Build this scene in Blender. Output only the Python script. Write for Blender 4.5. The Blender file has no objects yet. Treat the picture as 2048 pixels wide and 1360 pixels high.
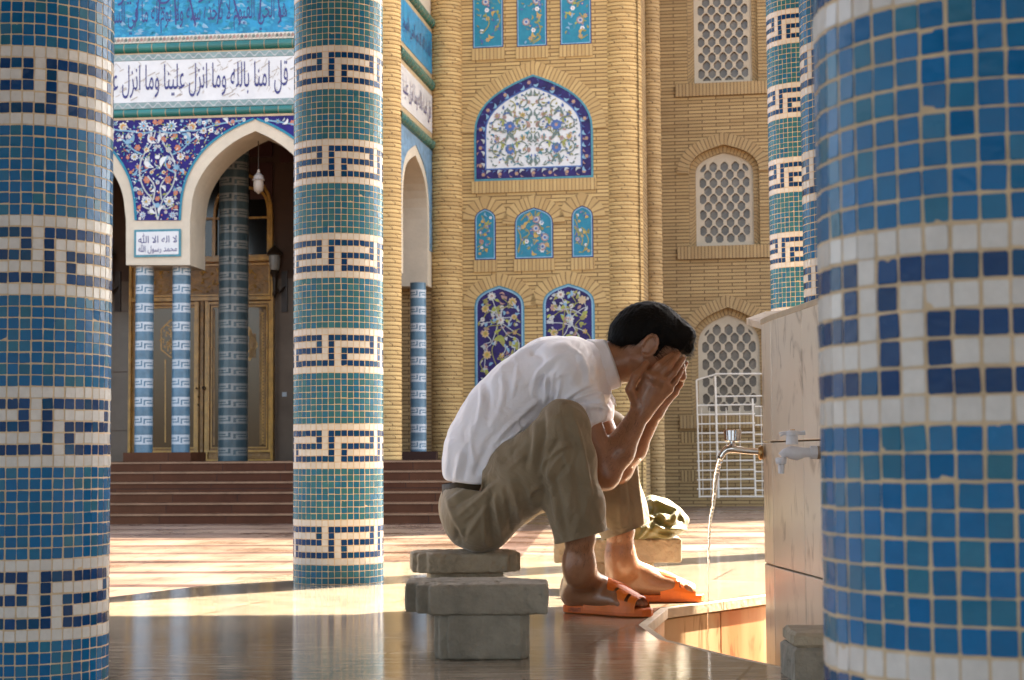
import bpy, math, random
import numpy as np
from mathutils import Vector, Matrix
from mathutils.geometry import tessellate_polygon
R = math.radians
SC = bpy.context.scene
COL = SC.collection

# ------------------------------------------------------------------ camera
FPX, HCAM = 3500.0, 0.425
PITCH, ROLL = math.atan(234.5/FPX), -0.0064
cam_d = bpy.data.cameras.new("camera"); cam = bpy.data.objects.new("camera", cam_d); COL.objects.link(cam)
CM = Matrix.Rotation(R(90)+PITCH, 3, 'X') @ Matrix.Rotation(ROLL, 3, 'Z')
CP = Vector((0, 0, HCAM))
cam.matrix_world = Matrix.Translation(CP) @ CM.to_4x4()
cam_d.sensor_width = 36.0; cam_d.lens = FPX/2048*36.0
cam_d.clip_start = 0.05; cam_d.clip_end = 2000
cam_d.dof.use_dof = True; cam_d.dof.focus_distance = 4.9; cam_d.dof.aperture_fstop = 15
SC.camera = cam
# ------------------------------------------------------------------ light
SUN_AZ = (0.755, 0.656); SUN_EL = R(44)
sd = Vector((SUN_AZ[0]*math.cos(SUN_EL), SUN_AZ[1]*math.cos(SUN_EL), math.sin(SUN_EL))).normalized()
W = bpy.data.worlds.new("World"); SC.world = W; W.use_nodes = True
nt = W.node_tree; bg = nt.nodes["Background"]
sky = nt.nodes.new("ShaderNodeTexSky"); sky.sky_type = 'NISHITA'; sky.sun_disc = False
sky.sun_elevation = SUN_EL; sky.sun_rotation = math.atan2(sd.x, sd.y)
sky.air_density = 1.0; sky.dust_density = 4.0; sky.ozone_density = 0.6
hs = nt.nodes.new("ShaderNodeHueSaturation"); hs.inputs['Saturation'].default_value = 0.7
nt.links.new(sky.outputs[0], hs.inputs['Color']); nt.links.new(hs.outputs[0], bg.inputs[0])
bg.inputs[1].default_value = 0.10
sl = bpy.data.lights.new("sun", 'SUN'); sl.energy = 5.0; sl.angle = R(0.53); sl.color = (1, 0.83, 0.60)
so = bpy.data.objects.new("sun", sl); COL.objects.link(so); so.rotation_euler = sd.to_track_quat('Z', 'Y').to_euler()
so.location = (20, 20, 30)
vs = SC.view_settings; vs.view_transform = 'Standard'; vs.look = 'None'; vs.gamma = 1; vs.exposure = 3.05
SC.cycles.max_bounces = 8; SC.cycles.diffuse_bounces = 5
SC.cycles.use_denoising = True

# ------------------------------------------------------------------ pixel to world (2048 wide photograph)
def ray(px, py):
    return CM @ Vector(((px-1024)/FPX, -(py-680)/FPX, -1))
def P(px, py, Y):
    d = ray(px, py); return CP + d*(Y/d.y)
def PZ(px, py, z=0.0):
    d = ray(px, py); return CP + d*((z-HCAM)/d.z)
def zat(px, py, Y): return P(px, py, Y).z

# ------------------------------------------------------------------ materials
MATS = {}
def mat(name, col, rough=0.6, var=0.0, vscale=8.0, bump=0.0, bscale=40.0, stretch=(1, 1, 1), metal=0.0, coat=0.0, spec=0.5,
        attr=None, col2=None, sheen=0.0, sss=0.0, trans=0.0, ior=1.5, rvar=0.0, emit=None):
    if name in MATS: return MATS[name]
    m = bpy.data.materials.new(name); m.use_nodes = True; n = m.node_tree.nodes; l = m.node_tree.links
    b = n["Principled BSDF"]
    b.inputs['Base Color'].default_value = (*col, 1); b.inputs['Roughness'].default_value = rough
    b.inputs['Metallic'].default_value = metal; b.inputs['Coat Weight'].default_value = coat
    b.inputs['Specular IOR Level'].default_value = spec; b.inputs['IOR'].default_value = ior
    b.inputs['Sheen Weight'].default_value = sheen; b.inputs['Transmission Weight'].default_value = trans
    if sss:
        b.inputs['Subsurface Weight'].default_value = sss; b.inputs['Subsurface Radius'].default_value = (0.012, 0.005, 0.003)
        b.inputs['Subsurface Scale'].default_value = 1.0
    tc = n.new("ShaderNodeTexCoord"); mp = n.new("ShaderNodeMapping"); mp.inputs['Scale'].default_value = stretch
    l.new(tc.outputs['Object'], mp.inputs['Vector'])
    csrc = None
    if attr:
        a = n.new("ShaderNodeAttribute"); a.attribute_name = attr; csrc = a.outputs['Color']
    if var or col2:
        nz = n.new("ShaderNodeTexNoise"); nz.inputs['Scale'].default_value = vscale; nz.inputs['Detail'].default_value = 6
        nz.inputs['Roughness'].default_value = 0.65
        l.new(mp.outputs[0], nz.inputs['Vector'])
        mr = n.new("ShaderNodeMapRange"); mr.inputs[1].default_value = 0.3; mr.inputs[2].default_value = 0.7
        l.new(nz.outputs['Fac'], mr.inputs[0])
        mx = n.new("ShaderNodeMix"); mx.data_type = 'RGBA'
        l.new(mr.outputs[0], mx.inputs[0])
        if csrc:
            g = n.new("ShaderNodeMix"); g.data_type = 'RGBA'; g.blend_type = 'MULTIPLY'; g.inputs[0].default_value = 1
            l.new(csrc, g.inputs[6]); mx.inputs[6].default_value = (1-var, 1-var, 1-var, 1); mx.inputs[7].default_value = (1, 1, 1, 1)
            l.new(mx.outputs[2], g.inputs[7]); csrc = g.outputs[2]
        else:
            c2 = col2 if col2 else tuple(min(1, c*(1+var)) for c in col)
            c1 = col if col2 else tuple(c*(1-var) for c in col)
            mx.inputs[6].default_value = (*c1, 1); mx.inputs[7].default_value = (*c2, 1); csrc = mx.outputs[2]
        if rvar:
            r2 = n.new("ShaderNodeMapRange"); r2.inputs[1].default_value = 0.3; r2.inputs[2].default_value = 0.7
            r2.inputs[3].default_value = rough; r2.inputs[4].default_value = rough+rvar
            l.new(nz.outputs['Fac'], r2.inputs[0]); l.new(r2.outputs[0], b.inputs['Roughness'])
    if csrc: l.new(csrc, b.inputs['Base Color'])
    if bump:
        n2 = n.new("ShaderNodeTexNoise"); n2.inputs['Scale'].default_value = bscale; n2.inputs['Detail'].default_value = 5
        l.new(mp.outputs[0], n2.inputs['Vector'])
        bp = n.new("ShaderNodeBump"); bp.inputs['Strength'].default_value = 1.0; bp.inputs['Distance'].default_value = bump
        l.new(n2.outputs['Fac'], bp.inputs['Height']); l.new(bp.outputs[0], b.inputs['Normal'])
    MATS[name] = m
    return m

def brick_mat(name, c1, c2, mortar, bw=0.24, rh=0.062, ms=0.009, bumpd=0.006, uv=True, rough=0.85, smooth=0.15, stain=0.25, sscale=0.5, bias=0.0, offset=0.5):
    if name in MATS: return MATS[name]
    m = bpy.data.materials.new(name); m.use_nodes = True; n = m.node_tree.nodes; l = m.node_tree.links
    b = n["Principled BSDF"]; b.inputs['Roughness'].default_value = rough
    tc = n.new("ShaderNodeTexCoord")
    br = n.new("ShaderNodeTexBrick"); br.inputs['Scale'].default_value = 1.0
    br.inputs['Brick Width'].default_value = bw; br.inputs['Row Height'].default_value = rh; br.inputs['Mortar Size'].default_value = ms
    br.inputs['Mortar Smooth'].default_value = smooth; br.offset = offset; br.inputs['Bias'].default_value = bias
    br.inputs['Color1'].default_value = (*c1, 1); br.inputs['Color2'].default_value = (*c2, 1); br.inputs['Mortar'].default_value = (*mortar, 1)
    l.new(tc.outputs['UV' if uv else 'Object'], br.inputs['Vector'])
    nz = n.new("ShaderNodeTexNoise"); nz.inputs['Scale'].default_value = sscale; nz.inputs['Detail'].default_value = 7; nz.inputs['Roughness'].default_value = 0.7
    l.new(tc.outputs['UV' if uv else 'Object'], nz.inputs['Vector'])
    mr = n.new("ShaderNodeMapRange"); mr.inputs[1].default_value = 0.3; mr.inputs[2].default_value = 0.7
    mr.inputs[3].default_value = 1-stain; mr.inputs[4].default_value = 1.0
    l.new(nz.outputs['Fac'], mr.inputs[0])
    mx = n.new("ShaderNodeMix"); mx.data_type = 'RGBA'; mx.blend_type = 'MULTIPLY'; mx.inputs[0].default_value = 1
    l.new(br.outputs['Color'], mx.inputs[6]); l.new(mr.outputs[0], mx.inputs[7])
    l.new(mx.outputs[2], b.inputs['Base Color'])
    inv = n.new("ShaderNodeMath"); inv.operation = 'SUBTRACT'; inv.inputs[0].default_value = 1
    l.new(br.outputs['Fac'], inv.inputs[1])
    n3 = n.new("ShaderNodeTexNoise"); n3.inputs['Scale'].default_value = 60; l.new(tc.outputs['UV' if uv else 'Object'], n3.inputs['Vector'])
    ad = n.new("ShaderNodeMath"); ad.operation = 'MULTIPLY_ADD'; ad.inputs[1].default_value = 0.25
    l.new(n3.outputs['Fac'], ad.inputs[0]); l.new(inv.outputs[0], ad.inputs[2])
    bp = n.new("ShaderNodeBump"); bp.inputs['Strength'].default_value = 1; bp.inputs['Distance'].default_value = bumpd
    l.new(ad.outputs[0], bp.inputs['Height']); l.new(bp.outputs[0], b.inputs['Normal'])
    MATS[name] = m
    return m

# ------------------------------------------------------------------ mesh builder
def wpos(o):
    "world position of an unrotated object"
    v = Vector((0, 0, 0))
    while o is not None: v += o.location; o = o.parent
    return v
class MB:
    def __init__(s): s.v = []; s.f = []; s.m = []; s.uv = []; s.mats = []; s.col = []
    def mi(s, m):
        if m not in s.mats: s.mats.append(m)
        return s.mats.index(m)
    def face(s, pts, m, uv=None, col=None):
        i = len(s.v); s.v += [tuple(p) for p in pts]; s.f.append(tuple(range(i, i+len(pts)))); s.m.append(s.mi(m)); s.uv.append(uv); s.col.append(col)
    def grid(s, rows, m, closed=False, uvs=None):
        "rows of equal length of points, shared vertices"
        i0 = len(s.v); n = len(rows[0])
        for r in rows: s.v += [tuple(p) for p in r]
        k = s.mi(m)
        for a in range(len(rows)-1):
            for b in range(n if closed else n-1):
                b2 = (b+1) % n
                s.f.append((i0+a*n+b, i0+a*n+b2, i0+(a+1)*n+b2, i0+(a+1)*n+b)); s.m.append(k); s.col.append(None)
                s.uv.append([uvs[a][b], uvs[a][b+1], uvs[a+1][b+1], uvs[a+1][b]] if uvs else None)
    def box(s, x0, x1, y0, y1, z0, z1, m, M=None, bev=0.0):
        M = M or Matrix.Identity(4)
        if bev <= 0:
            c = [M @ Vector(p) for p in [(x0,y0,z0),(x1,y0,z0),(x1,y1,z0),(x0,y1,z0),(x0,y0,z1),(x1,y0,z1),(x1,y1,z1),(x0,y1,z1)]]
            for q in [(3,2,1,0),(4,5,6,7),(0,1,5,4),(1,2,6,5),(2,3,7,6),(3,0,4,7)]: s.face([c[i] for i in q], m)
        else:
            s.poly_prism([(x0,y0),(x1,y0),(x1,y1),(x0,y1)], z0, z1, m, M, bev)
    def poly_prism(s, poly, z0, z1, m, M=None, bev=0.0, mtop=None):
        "horizontal polygon (counter-clockwise) between z0 and z1, optional chamfer on top and bottom"
        M = M or Matrix.Identity(4)
        def inset(d):
            n = len(poly); out = []
            for i in range(n):
                a, b, c = Vector(poly[i-1]), Vector(poly[i]), Vector(poly[(i+1) % n])
                e1 = (b-a).normalized(); e2 = (c-b).normalized()
                n1 = Vector((-e1.y, e1.x)); n2 = Vector((-e2.y, e2.x))
                k = 1+n1.dot(n2); out.append(b+(n1+n2)*(d/max(k, .3)))
            return out
        rings = []
        if bev > 0:
            pi = inset(bev); rings = [(pi, z0), (poly, z0+bev), (poly, z1-bev), (pi, z1)]
        else: rings = [(poly, z0), (poly, z1)]
        R3 = [[M @ Vector((p[0], p[1], z)) for p in r] for r, z in rings]
        for a, b in zip(R3[:-1], R3[1:]):
            for i in range(len(a)):
                j = (i+1) % len(a); s.face([a[i], a[j], b[j], b[i]], m)
        for ring, flip, mm in ((R3[0], True, m), (R3[-1], False, mtop or m)):
            for t in tessellate_polygon([ring]):
                q = [ring[i] for i in t]
                nn = (q[1]-q[0]).cross(q[2]-q[0])
                up = (M.to_3x3() @ Vector((0, 0, 1)))
                if (nn.dot(up) > 0) == flip: q.reverse()
                s.face(q, mm)
    def tube(s, pts, rad, m, n=8, caps=True):
        pts = [Vector(p) for p in pts]; rows = []
        if not isinstance(rad, (list, tuple)): rad = [rad]*len(pts)
        ref = None
        for i, p in enumerate(pts):
            t = (pts[min(i+1, len(pts)-1)]-pts[max(i-1, 0)]).normalized()
            if ref is None:
                ref = Vector((0, 0, 1)) if abs(t.z) < .9 else Vector((1, 0, 0))
            x = ref - t*ref.dot(t); x.normalize(); y = t.cross(x); ref = x
            rows.append([p+(x*math.cos(a)+y*math.sin(a))*rad[i] for a in [2*math.pi*k/n for k in range(n)]])
        s.grid(rows, m, closed=True)
        if caps: s.face(list(reversed(rows[0])), m); s.face(rows[-1], m)
    def lathe(s, prof, m, n=24, M=None, cap=True):
        "profile of (radius, z)"
        M = M or Matrix.Identity(4)
        rows = [[M @ Vector((r*math.cos(2*math.pi*k/n), r*math.sin(2*math.pi*k/n), z)) for k in range(n)] for r, z in prof]
        s.grid(rows, m, closed=True)
        if cap: s.face(list(reversed(rows[0])), m); s.face(rows[-1], m)
    def build(s, name, parent=None, smooth=False, origin=None, attr=None):
        me = bpy.data.meshes.new(name)
        v = np.array(s.v, dtype=float)
        if origin is not None: v = v-np.array(origin)
        me.from_pydata(v.tolist(), [], s.f)
        for m in s.mats: me.materials.append(m)
        me.polygons.foreach_set('material_index', s.m)
        if any(u is not None for u in s.uv):
            ul = me.uv_layers.new(name="UVMap"); k = 0; arr = []
            for f, u in zip(s.f, s.uv):
                arr += [c for p in (u or [(0, 0)]*len(f)) for c in p]
            ul.data.foreach_set('uv', arr)
        if attr:
            at = me.color_attributes.new(attr, 'FLOAT_COLOR', 'CORNER'); arr = []
            for f, c in zip(s.f, s.col): arr += list(c or (1, 1, 1, 1))*len(f)
            at.data.foreach_set('color', arr)
        if smooth: me.polygons.foreach_set('use_smooth', [True]*len(s.f))
        me.update()
        o = bpy.data.objects.new(name, me); COL.objects.link(o)
        if parent is not None:
            o.parent = parent
            loc = Vector(origin) if origin is not None else Vector((0, 0, 0))
            o.location = loc-wpos(parent)
        elif origin is not None: o.location = origin
        return o

def thing(name, label, cat, loc=(0, 0, 0), group=None):
    o = bpy.data.objects.new(name, None); COL.objects.link(o); o.location = loc; o.empty_display_size = .1
    o['label'] = label; o['category'] = cat
    if group: o['group'] = group
    return o
def tag(o, label, cat, group=None):
    o['label'] = label; o['category'] = cat
    if group: o['group'] = group
    return o
def struct(o): o['kind'] = 'structure'; return o

class Frame:
    "a vertical plane: u along it, z up, d towards the viewer"
    def __init__(s, px, Y, k, py=800):
        s.O = P(px, py, Y); s.O.z = 0
        s.U = Vector((1, k, 0)).normalized(); s.N = Vector((s.U.y, -s.U.x, 0))
    def pt(s, u, z, d=0.0): return s.O+s.U*u+s.N*d+Vector((0, 0, z))
    def uv(s, px, py, d=0.0):
        r = ray(px, py); o = s.O+s.N*d
        t = (o-CP).dot(s.N)/r.dot(s.N); q = CP+r*t
        return ((q-s.O).dot(s.U), q.z)
    def uvs(s, pts, d=0.0): return [s.uv(*p, d) for p in pts]

def fprism(mb, F, loops, d0, d1, m, mside=None, back=False):
    "loops of (u, z): first outer, rest holes; front at d1, sides down to d0"
    flat = [p for lp in loops for p in lp]
    tris = tessellate_polygon([[Vector((p[0], p[1], 0)) for p in lp] for lp in loops])
    for t in tris:
        q = [flat[i] for i in t]
        a = (q[1][0]-q[0][0])*(q[2][1]-q[0][1])-(q[2][0]-q[0][0])*(q[1][1]-q[0][1])
        if abs(a) < 1e-12: continue
        if a < 0: q.reverse()
        mb.face([F.pt(u, z, d1) for u, z in q], m, uv=[(u, z) for u, z in q])
        if back: mb.face([F.pt(u, z, d0) for u, z in reversed(q)], m, uv=[(u, z) for u, z in reversed(q)])
    if abs(d1-d0) > 1e-6:
        for li, lp in enumerate(loops):
            ar = sum(lp[i][0]*lp[(i+1) % len(lp)][1]-lp[(i+1) % len(lp)][0]*lp[i][1] for i in range(len(lp)))
            lp2 = lp if (ar > 0) == (li == 0) else list(reversed(lp))
            s = 0
            for i in range(len(lp2)):
                a, b = lp2[i], lp2[(i+1) % len(lp2)]
                w = math.hypot(b[0]-a[0], b[1]-a[1])
                hor = abs(b[0]-a[0]) > abs(b[1]-a[1])
                uvq = [(s, d0), (s+w, d0), (s+w, d1), (s, d1)] if hor else [(d0, a[1]), (d0, b[1]), (d1, b[1]), (d1, a[1])]
                mb.face([F.pt(*a, d0), F.pt(*b, d0), F.pt(*b, d1), F.pt(*a, d1)], mside or m, uv=uvq)
                s += w
def frect(mb, F, u0, u1, z0, z1, d0, d1, m, mside=None):
    fprism(mb, F, [[(u0, z0), (u1, z0), (u1, z1), (u0, z1)]], d0, d1, m, mside)
def offset_loop(lp, d):
    "inset a counter-clockwise closed loop by d"
    n = len(lp); out = []
    for i in range(n):
        a, b, c = Vector(lp[i-1]), Vector(lp[i]), Vector(lp[(i+1) % n])
        e1 = (b-a); e2 = (c-b)
        if e1.length < 1e-9 or e2.length < 1e-9: out.append(tuple(b)); continue
        e1.normalize(); e2.normalize()
        n1 = Vector((-e1.y, e1.x)); n2 = Vector((-e2.y, e2.x)); k = 1+n1.dot(n2)
        q = b+(n1+n2)*(d/max(k, .25)); out.append((q.x, q.y))
    return out
def arch_loop(u0, u1, z0, zs, za, n=10, k=0.55, rnd=1.0):
    "counter-clockwise pointed (four-centred) arch outline: sides up to zs, apex za"
    w = (u1-u0)/2; c = (u0+u1)/2; h = za-zs
    def q(t):  # from springing (t=0) to apex (t=1)
        p0 = (w, 0); p1 = (w, h*k*rnd); p2 = (w*0.55, h*0.80); p3 = (0, h)
        a = (1-t)**3; b = 3*(1-t)**2*t; cc = 3*(1-t)*t*t; d = t**3
        return (a*p0[0]+b*p1[0]+cc*p2[0]+d*p3[0], a*p0[1]+b*p1[1]+cc*p2[1]+d*p3[1])
    right = [(c+q(i/n)[0], zs+q(i/n)[1]) for i in range(n+1)]
    left = [(2*c-u, z) for u, z in reversed(right[:-1])]
    return [(u0, z0), (u1, z0)]+right+left
def inside(p, poly):
    x, y = p; r = False; j = len(poly)-1
    for i in range(len(poly)):
        xi, yi = poly[i]; xj, yj = poly[j]
        if (yi > y) != (yj > y) and x < (xj-xi)*(y-yi)/(yj-yi)+xi: r = not r
        j = i
    return r
# ------------------------------------------------------------------ the setting: courtyard, terrace
GZ = -0.473
def courtyard_mat():
    m = bpy.data.materials.new("courtyard_stone"); m.use_nodes = True; n = m.node_tree.nodes; l = m.node_tree.links
    b = n["Principled BSDF"]; b.inputs['Roughness'].default_value = 0.28
    tc = n.new("ShaderNodeTexCoord")
    br = n.new("ShaderNodeTexBrick"); br.inputs['Scale'].default_value = 1; br.inputs['Brick Width'].default_value = 500
    br.inputs['Row Height'].default_value = 1.42; br.inputs['Mortar Size'].default_value = 0.14; br.inputs['Mortar Smooth'].default_value = 0.05
    br.offset = 0.0
    br.inputs['Color1'].default_value = (.185, .128, .092, 1); br.inputs['Color2'].default_value = (.16, .105, .076, 1); br.inputs['Mortar'].default_value = (.062, .03, .022, 1)
    mp = n.new("ShaderNodeMapping"); mp.inputs['Rotation'].default_value = (0, 0, R(3)); mp.inputs['Location'].default_value = (0.9, 0.35, 0)
    l.new(tc.outputs['Object'], mp.inputs[0]); l.new(mp.outputs[0], br.inputs['Vector'])
    # narrow slabs inside each row
    b2 = n.new("ShaderNodeTexBrick"); b2.inputs['Scale'].default_value = 1; b2.inputs['Brick Width'].default_value = 0.62
    b2.inputs['Row Height'].default_value = 0.31; b2.inputs['Mortar Size'].default_value = 0.012
    b2.inputs['Color1'].default_value = (1, 1, 1, 1); b2.inputs['Color2'].default_value = (.82, .80, .78, 1); b2.inputs['Mortar'].default_value = (.5, .45, .4, 1)
    l.new(mp.outputs[0], b2.inputs['Vector'])
    mx = n.new("ShaderNodeMix"); mx.data_type = 'RGBA'; mx.blend_type = 'MULTIPLY'; mx.inputs[0].default_value = 1
    l.new(br.outputs[0], mx.inputs[6]); l.new(b2.outputs[0], mx.inputs[7])
    nz = n.new("ShaderNodeTexNoise"); nz.inputs['Scale'].default_value = 1.3; nz.inputs['Detail'].default_value = 8
    l.new(tc.outputs['Object'], nz.inputs[0])
    mr = n.new("ShaderNodeMapRange"); mr.inputs[1].default_value = .3; mr.inputs[2].default_value = .7; mr.inputs[3].default_value = .75; mr.inputs[4].default_value = 1.1
    l.new(nz.outputs[0], mr.inputs[0])
    m2 = n.new("ShaderNodeMix"); m2.data_type = 'RGBA'; m2.blend_type = 'MULTIPLY'; m2.inputs[0].default_value = 1
    l.new(mx.outputs[2], m2.inputs[6]); l.new(mr.outputs[0], m2.inputs[7]); l.new(m2.outputs[2], b.inputs['Base Color'])
    rr = n.new("ShaderNodeMapRange"); rr.inputs[1].default_value = .35; rr.inputs[2].default_value = .65; rr.inputs[3].default_value = .2; rr.inputs[4].default_value = .5
    l.new(nz.outputs[0], rr.inputs[0]); l.new(rr.outputs[0], b.inputs['Roughness'])
    return m
mb = MB(); S = 420
mb.face([(-S, -S, GZ), (S, -S, GZ), (S, S, GZ), (-S, S, GZ)], courtyard_mat())
struct(mb.build("courtyard"))

def terrace_mat():
    m = bpy.data.materials.new("wet_polished_stone"); m.use_nodes = True; n = m.node_tree.nodes; l = m.node_tree.links
    b = n["Principled BSDF"]; b.inputs['Specular IOR Level'].default_value = 0.3
    tc = n.new("ShaderNodeTexCoord")
    mp = n.new("ShaderNodeMapping"); mp.inputs['Scale'].default_value = (1.0, 5.0, 1); mp.inputs['Rotation'].default_value = (0, 0, R(8))
    l.new(tc.outputs['Object'], mp.inputs[0])
    nz = n.new("ShaderNodeTexNoise"); nz.inputs['Scale'].default_value = 7; nz.inputs['Detail'].default_value = 9; nz.inputs['Roughness'].default_value = .72
    l.new(mp.outputs[0], nz.inputs[0])
    cr = n.new("ShaderNodeValToRGB"); e = cr.color_ramp.elements
    e[0].position = .32; e[0].color = (.14, .11, .078, 1); e[1].position = .68; e[1].color = (.54, .47, .37, 1)
    l.new(nz.outputs[0], cr.inputs[0])
    br = n.new("ShaderNodeTexBrick"); br.inputs['Scale'].default_value = 1; br.inputs['Brick Width'].default_value = .8; br.inputs['Row Height'].default_value = .55
    br.inputs['Mortar Size'].default_value = .004; br.inputs['Color1'].default_value = (1, 1, 1, 1); br.inputs['Color2'].default_value = (.86, .86, .88, 1); br.inputs['Mortar'].default_value = (.35, .3, .26, 1)
    m3 = n.new("ShaderNodeMapping"); m3.inputs['Rotation'].default_value = (0, 0, R(14)); l.new(tc.outputs['Object'], m3.inputs[0]); l.new(m3.outputs[0], br.inputs['Vector'])
    mx = n.new("ShaderNodeMix"); mx.data_type = 'RGBA'; mx.blend_type = 'MULTIPLY'; mx.inputs[0].default_value = 1
    l.new(cr.outputs[0], mx.inputs[6]); l.new(br.outputs[0], mx.inputs[7]); l.new(mx.outputs[2], b.inputs['Base Color'])
    n2 = n.new("ShaderNodeTexNoise"); n2.inputs['Scale'].default_value = 2.2; n2.inputs['Detail'].default_value = 6; l.new(tc.outputs['Object'], n2.inputs[0])
    rr = n.new("ShaderNodeMapRange"); rr.inputs[1].default_value = .35; rr.inputs[2].default_value = .7; rr.inputs[3].default_value = .035; rr.inputs[4].default_value = .13
    l.new(n2.outputs[0], rr.inputs[0]); l.new(rr.outputs[0], b.inputs['Roughness'])
    n4 = n.new("ShaderNodeTexNoise"); n4.inputs['Scale'].default_value = 26; n4.inputs['Detail'].default_value = 8; l.new(mp.outputs[0], n4.inputs[0])
    bp = n.new("ShaderNodeBump"); bp.inputs['Strength'].default_value = .5; bp.inputs['Distance'].default_value = .0005
    l.new(n4.outputs[0], bp.inputs['Height']); l.new(bp.outputs[0], b.inputs['Normal'])
    return m
TM = terrace_mat()
TROUGH = [(.80, 2.9), (.555, 3.495), (.439, 3.788), (.336, 4.108), (.315, 4.47), (.413, 4.97), (.788, 5.45), (1.15, 6.1), (1.7, 6.5), (2.5, 6.3), (2.9, 5.2), (2.9, 3.8), (2.3, 2.9), (1.4, 2.6)]
OUTER = [(-2.4, -3), (-2.3, 1), (-1.95, 3.3), (-1.62, 4.55), (-1.28, 5.40), (-1.055, 5.92), (-.82, 6.46), (-.463, 7.23), (.1, 7.55), (.79, 7.80), (1.14, 8.04), (2.2, 8.5), (4.5, 8.4), (5.5, 5), (5.5, -3)]
mb = MB()
lo = [Vector((x, y, 0)) for x, y in OUTER]; li = [Vector((x, y, 0)) for x, y in TROUGH]
allp = lo+li
for t in tessellate_polygon([lo, li]):
    q = [allp[i] for i in t]
    if (q[1]-q[0]).cross(q[2]-q[0]).z < 0: q.reverse()
    mb.face(q, TM)
for i in range(len(lo)):
    a, b = lo[i], lo[(i+1) % len(lo)]
    mb.face([a, b, b+Vector((0, 0, GZ)), a+Vector((0, 0, GZ))], TM)
struct(mb.build("terrace_floor"))

# ------------------------------------------------------------------ mosaic columns
TP = 0.0217; NT = 45; RC = TP*NT/(2*math.pi)
KEY = [[0, 1, 2, 3, 4, 5, 6, 7], [0, 7], [0, 2, 3, 4, 5, 6, 7], [0, 2], [0, 2, 3, 4, 5, 6, 7, 8]]   # rows from the top
M_GROUT = mat("beige_grout", (.58, .45, .29), .85, var=.18, vscale=30, bump=.001, bscale=200)
def tile_mat():
    m = mat("glazed_mosaic_tile", (1, 1, 1), .16, attr="tile_colour", var=.14, vscale=60, bump=.0007, bscale=85, spec=.16, rvar=.12)
    return m
M_TILE = tile_mat()
def mosaic_mesh(seed, rows, drop, teal=0.0, light_gain=1.0):
    rnd = random.Random(seed); mb = MB(); h = TP*rows
    z_off = -drop*TP
    mb.lathe([(RC, z_off), (RC, z_off+h)], M_GROUT, n=90)
    for r in range(rows):
        rr = (r-5) % 15
        for i in range(NT):
            c = i % 9
            if rr in (0, 6): kind = 'w'
            elif rr < 6: kind = 'n' if c in KEY[5-rr] else 'w'
            else: kind = 'b'
            if kind == 'w': g = rnd.uniform(.9, 1.0); col = (.70*g, .68*g, .65*g, 1)
            elif kind == 'n':
                g = rnd.uniform(.75, 1.15)*light_gain; col = (.001*g, .042*g, .155*g, 1)
                if rnd.random() < .2: col = (.002*g, .062*g, .165*g, 1)
            else:
                g = rnd.uniform(.88, 1.1)*light_gain; t = min(1.3, rnd.random()**3+teal*rnd.uniform(.5, 1.3))
                col = ((.001+.024*t)*g, (.118+.035*t)*g, (.31-.075*t)*g, 1)
            a0 = (i+.5)/NT*2*math.pi; zc = z_off+(r+.5)*TP
            hw = TP*(.445+rnd.uniform(-.022, .012))*.5*2*.5; hh = TP*(.455+rnd.uniform(-.025, .010))
            hw = TP*(.455+rnd.uniform(-.025, .010))
            rot = rnd.gauss(0, .022); du = rnd.gauss(0, .00035); dz = rnd.gauss(0, .00035)
            tu, tz = rnd.gauss(0, .022), rnd.gauss(0, .022)
            def pt(u, z, d):
                u2 = u*math.cos(rot)-z*math.sin(rot)+du; z2 = u*math.sin(rot)+z*math.cos(rot)+dz
                rad = RC+d+tu*u+tz*z; a = a0+u2/RC
                return (rad*math.cos(a), rad*math.sin(a), zc+z2)
            k = .28
            def ring(s, d):
                cx, cz = hw*s, hh*s; e = .0015*s
                return [pt(-cx+e, -cz, d), pt(cx-e, -cz, d), pt(cx, -cz+e, d), pt(cx, cz-e, d), pt(cx-e, cz, d), pt(-cx+e, cz, d), pt(-cx, cz-e, d), pt(-cx, -cz+e, d)]
            b0, b1, b2 = ring(1.01, -.0003), ring(.99, .0004), ring(.95, .0007)
            i0 = len(mb.v); mb.v += b0+b1+b2; km = mb.mi(M_TILE)
            for A in (0, 8):
                for q in range(8):
                    w = (q+1) % 8
                    mb.f.append((i0+A+q, i0+A+w, i0+A+8+w, i0+A+8+q)); mb.m.append(km); mb.uv.append(None); mb.col.append(col)
            mb.f.append(tuple(i0+16+q for q in range(8))); mb.m.append(km); mb.uv.append(None); mb.col.append(col)
    return mb
ROOF_Z = 4.1
proto = None
def column(px0, Z, idx0_px, rowshift, label, base=0.0, proto=None, teal=0.0, seed=7, light_gain=1.0):
    """px0: axis in the picture, idx0_px: where tile column 0 shows; rowshift: rows hidden below the base"""
    X = (px0-1024)/FPX*Z
    D = math.hypot(X, Z)
    if proto is None:
        o = mosaic_mesh(seed, 208, 0, teal, light_gain).build("mosaic_column", smooth=False, attr="tile_colour")
        # smooth the rounded tile edges
        pass
    else:
        o = proto.copy(); COL.objects.link(o)
    s = (idx0_px-1024)/FPX
    # angle around the axis where the ray meets the surface: solve numerically
    best = None
    for k in range(-900, 901):
        a = k*math.pi/1800-math.pi/2      # facing the camera is -Y
        x, y = X+RC*math.cos(a), Z+RC*math.sin(a)
        e = abs(x/y-s)
        if best is None or e < best[0]: best = (e, a)
    o.location = (X, Z, base-rowshift*TP)
    o.rotation_euler = (0, 0, best[1]-0.5/NT*2*math.pi)
    tag(o, label, "column", "mosaic columns of the pavilion")
    return o
cA = column(59, 3.45, 95, 1, "thick blue mosaic column with white key bands at the left edge of the photo")
cB = column(676, 6.10, 662, 2, "blue and white mosaic column standing free behind the seated man's back", teal=.9, seed=8)  # teal tile colour stands in for backlight and reflection, shared by the far column
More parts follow.
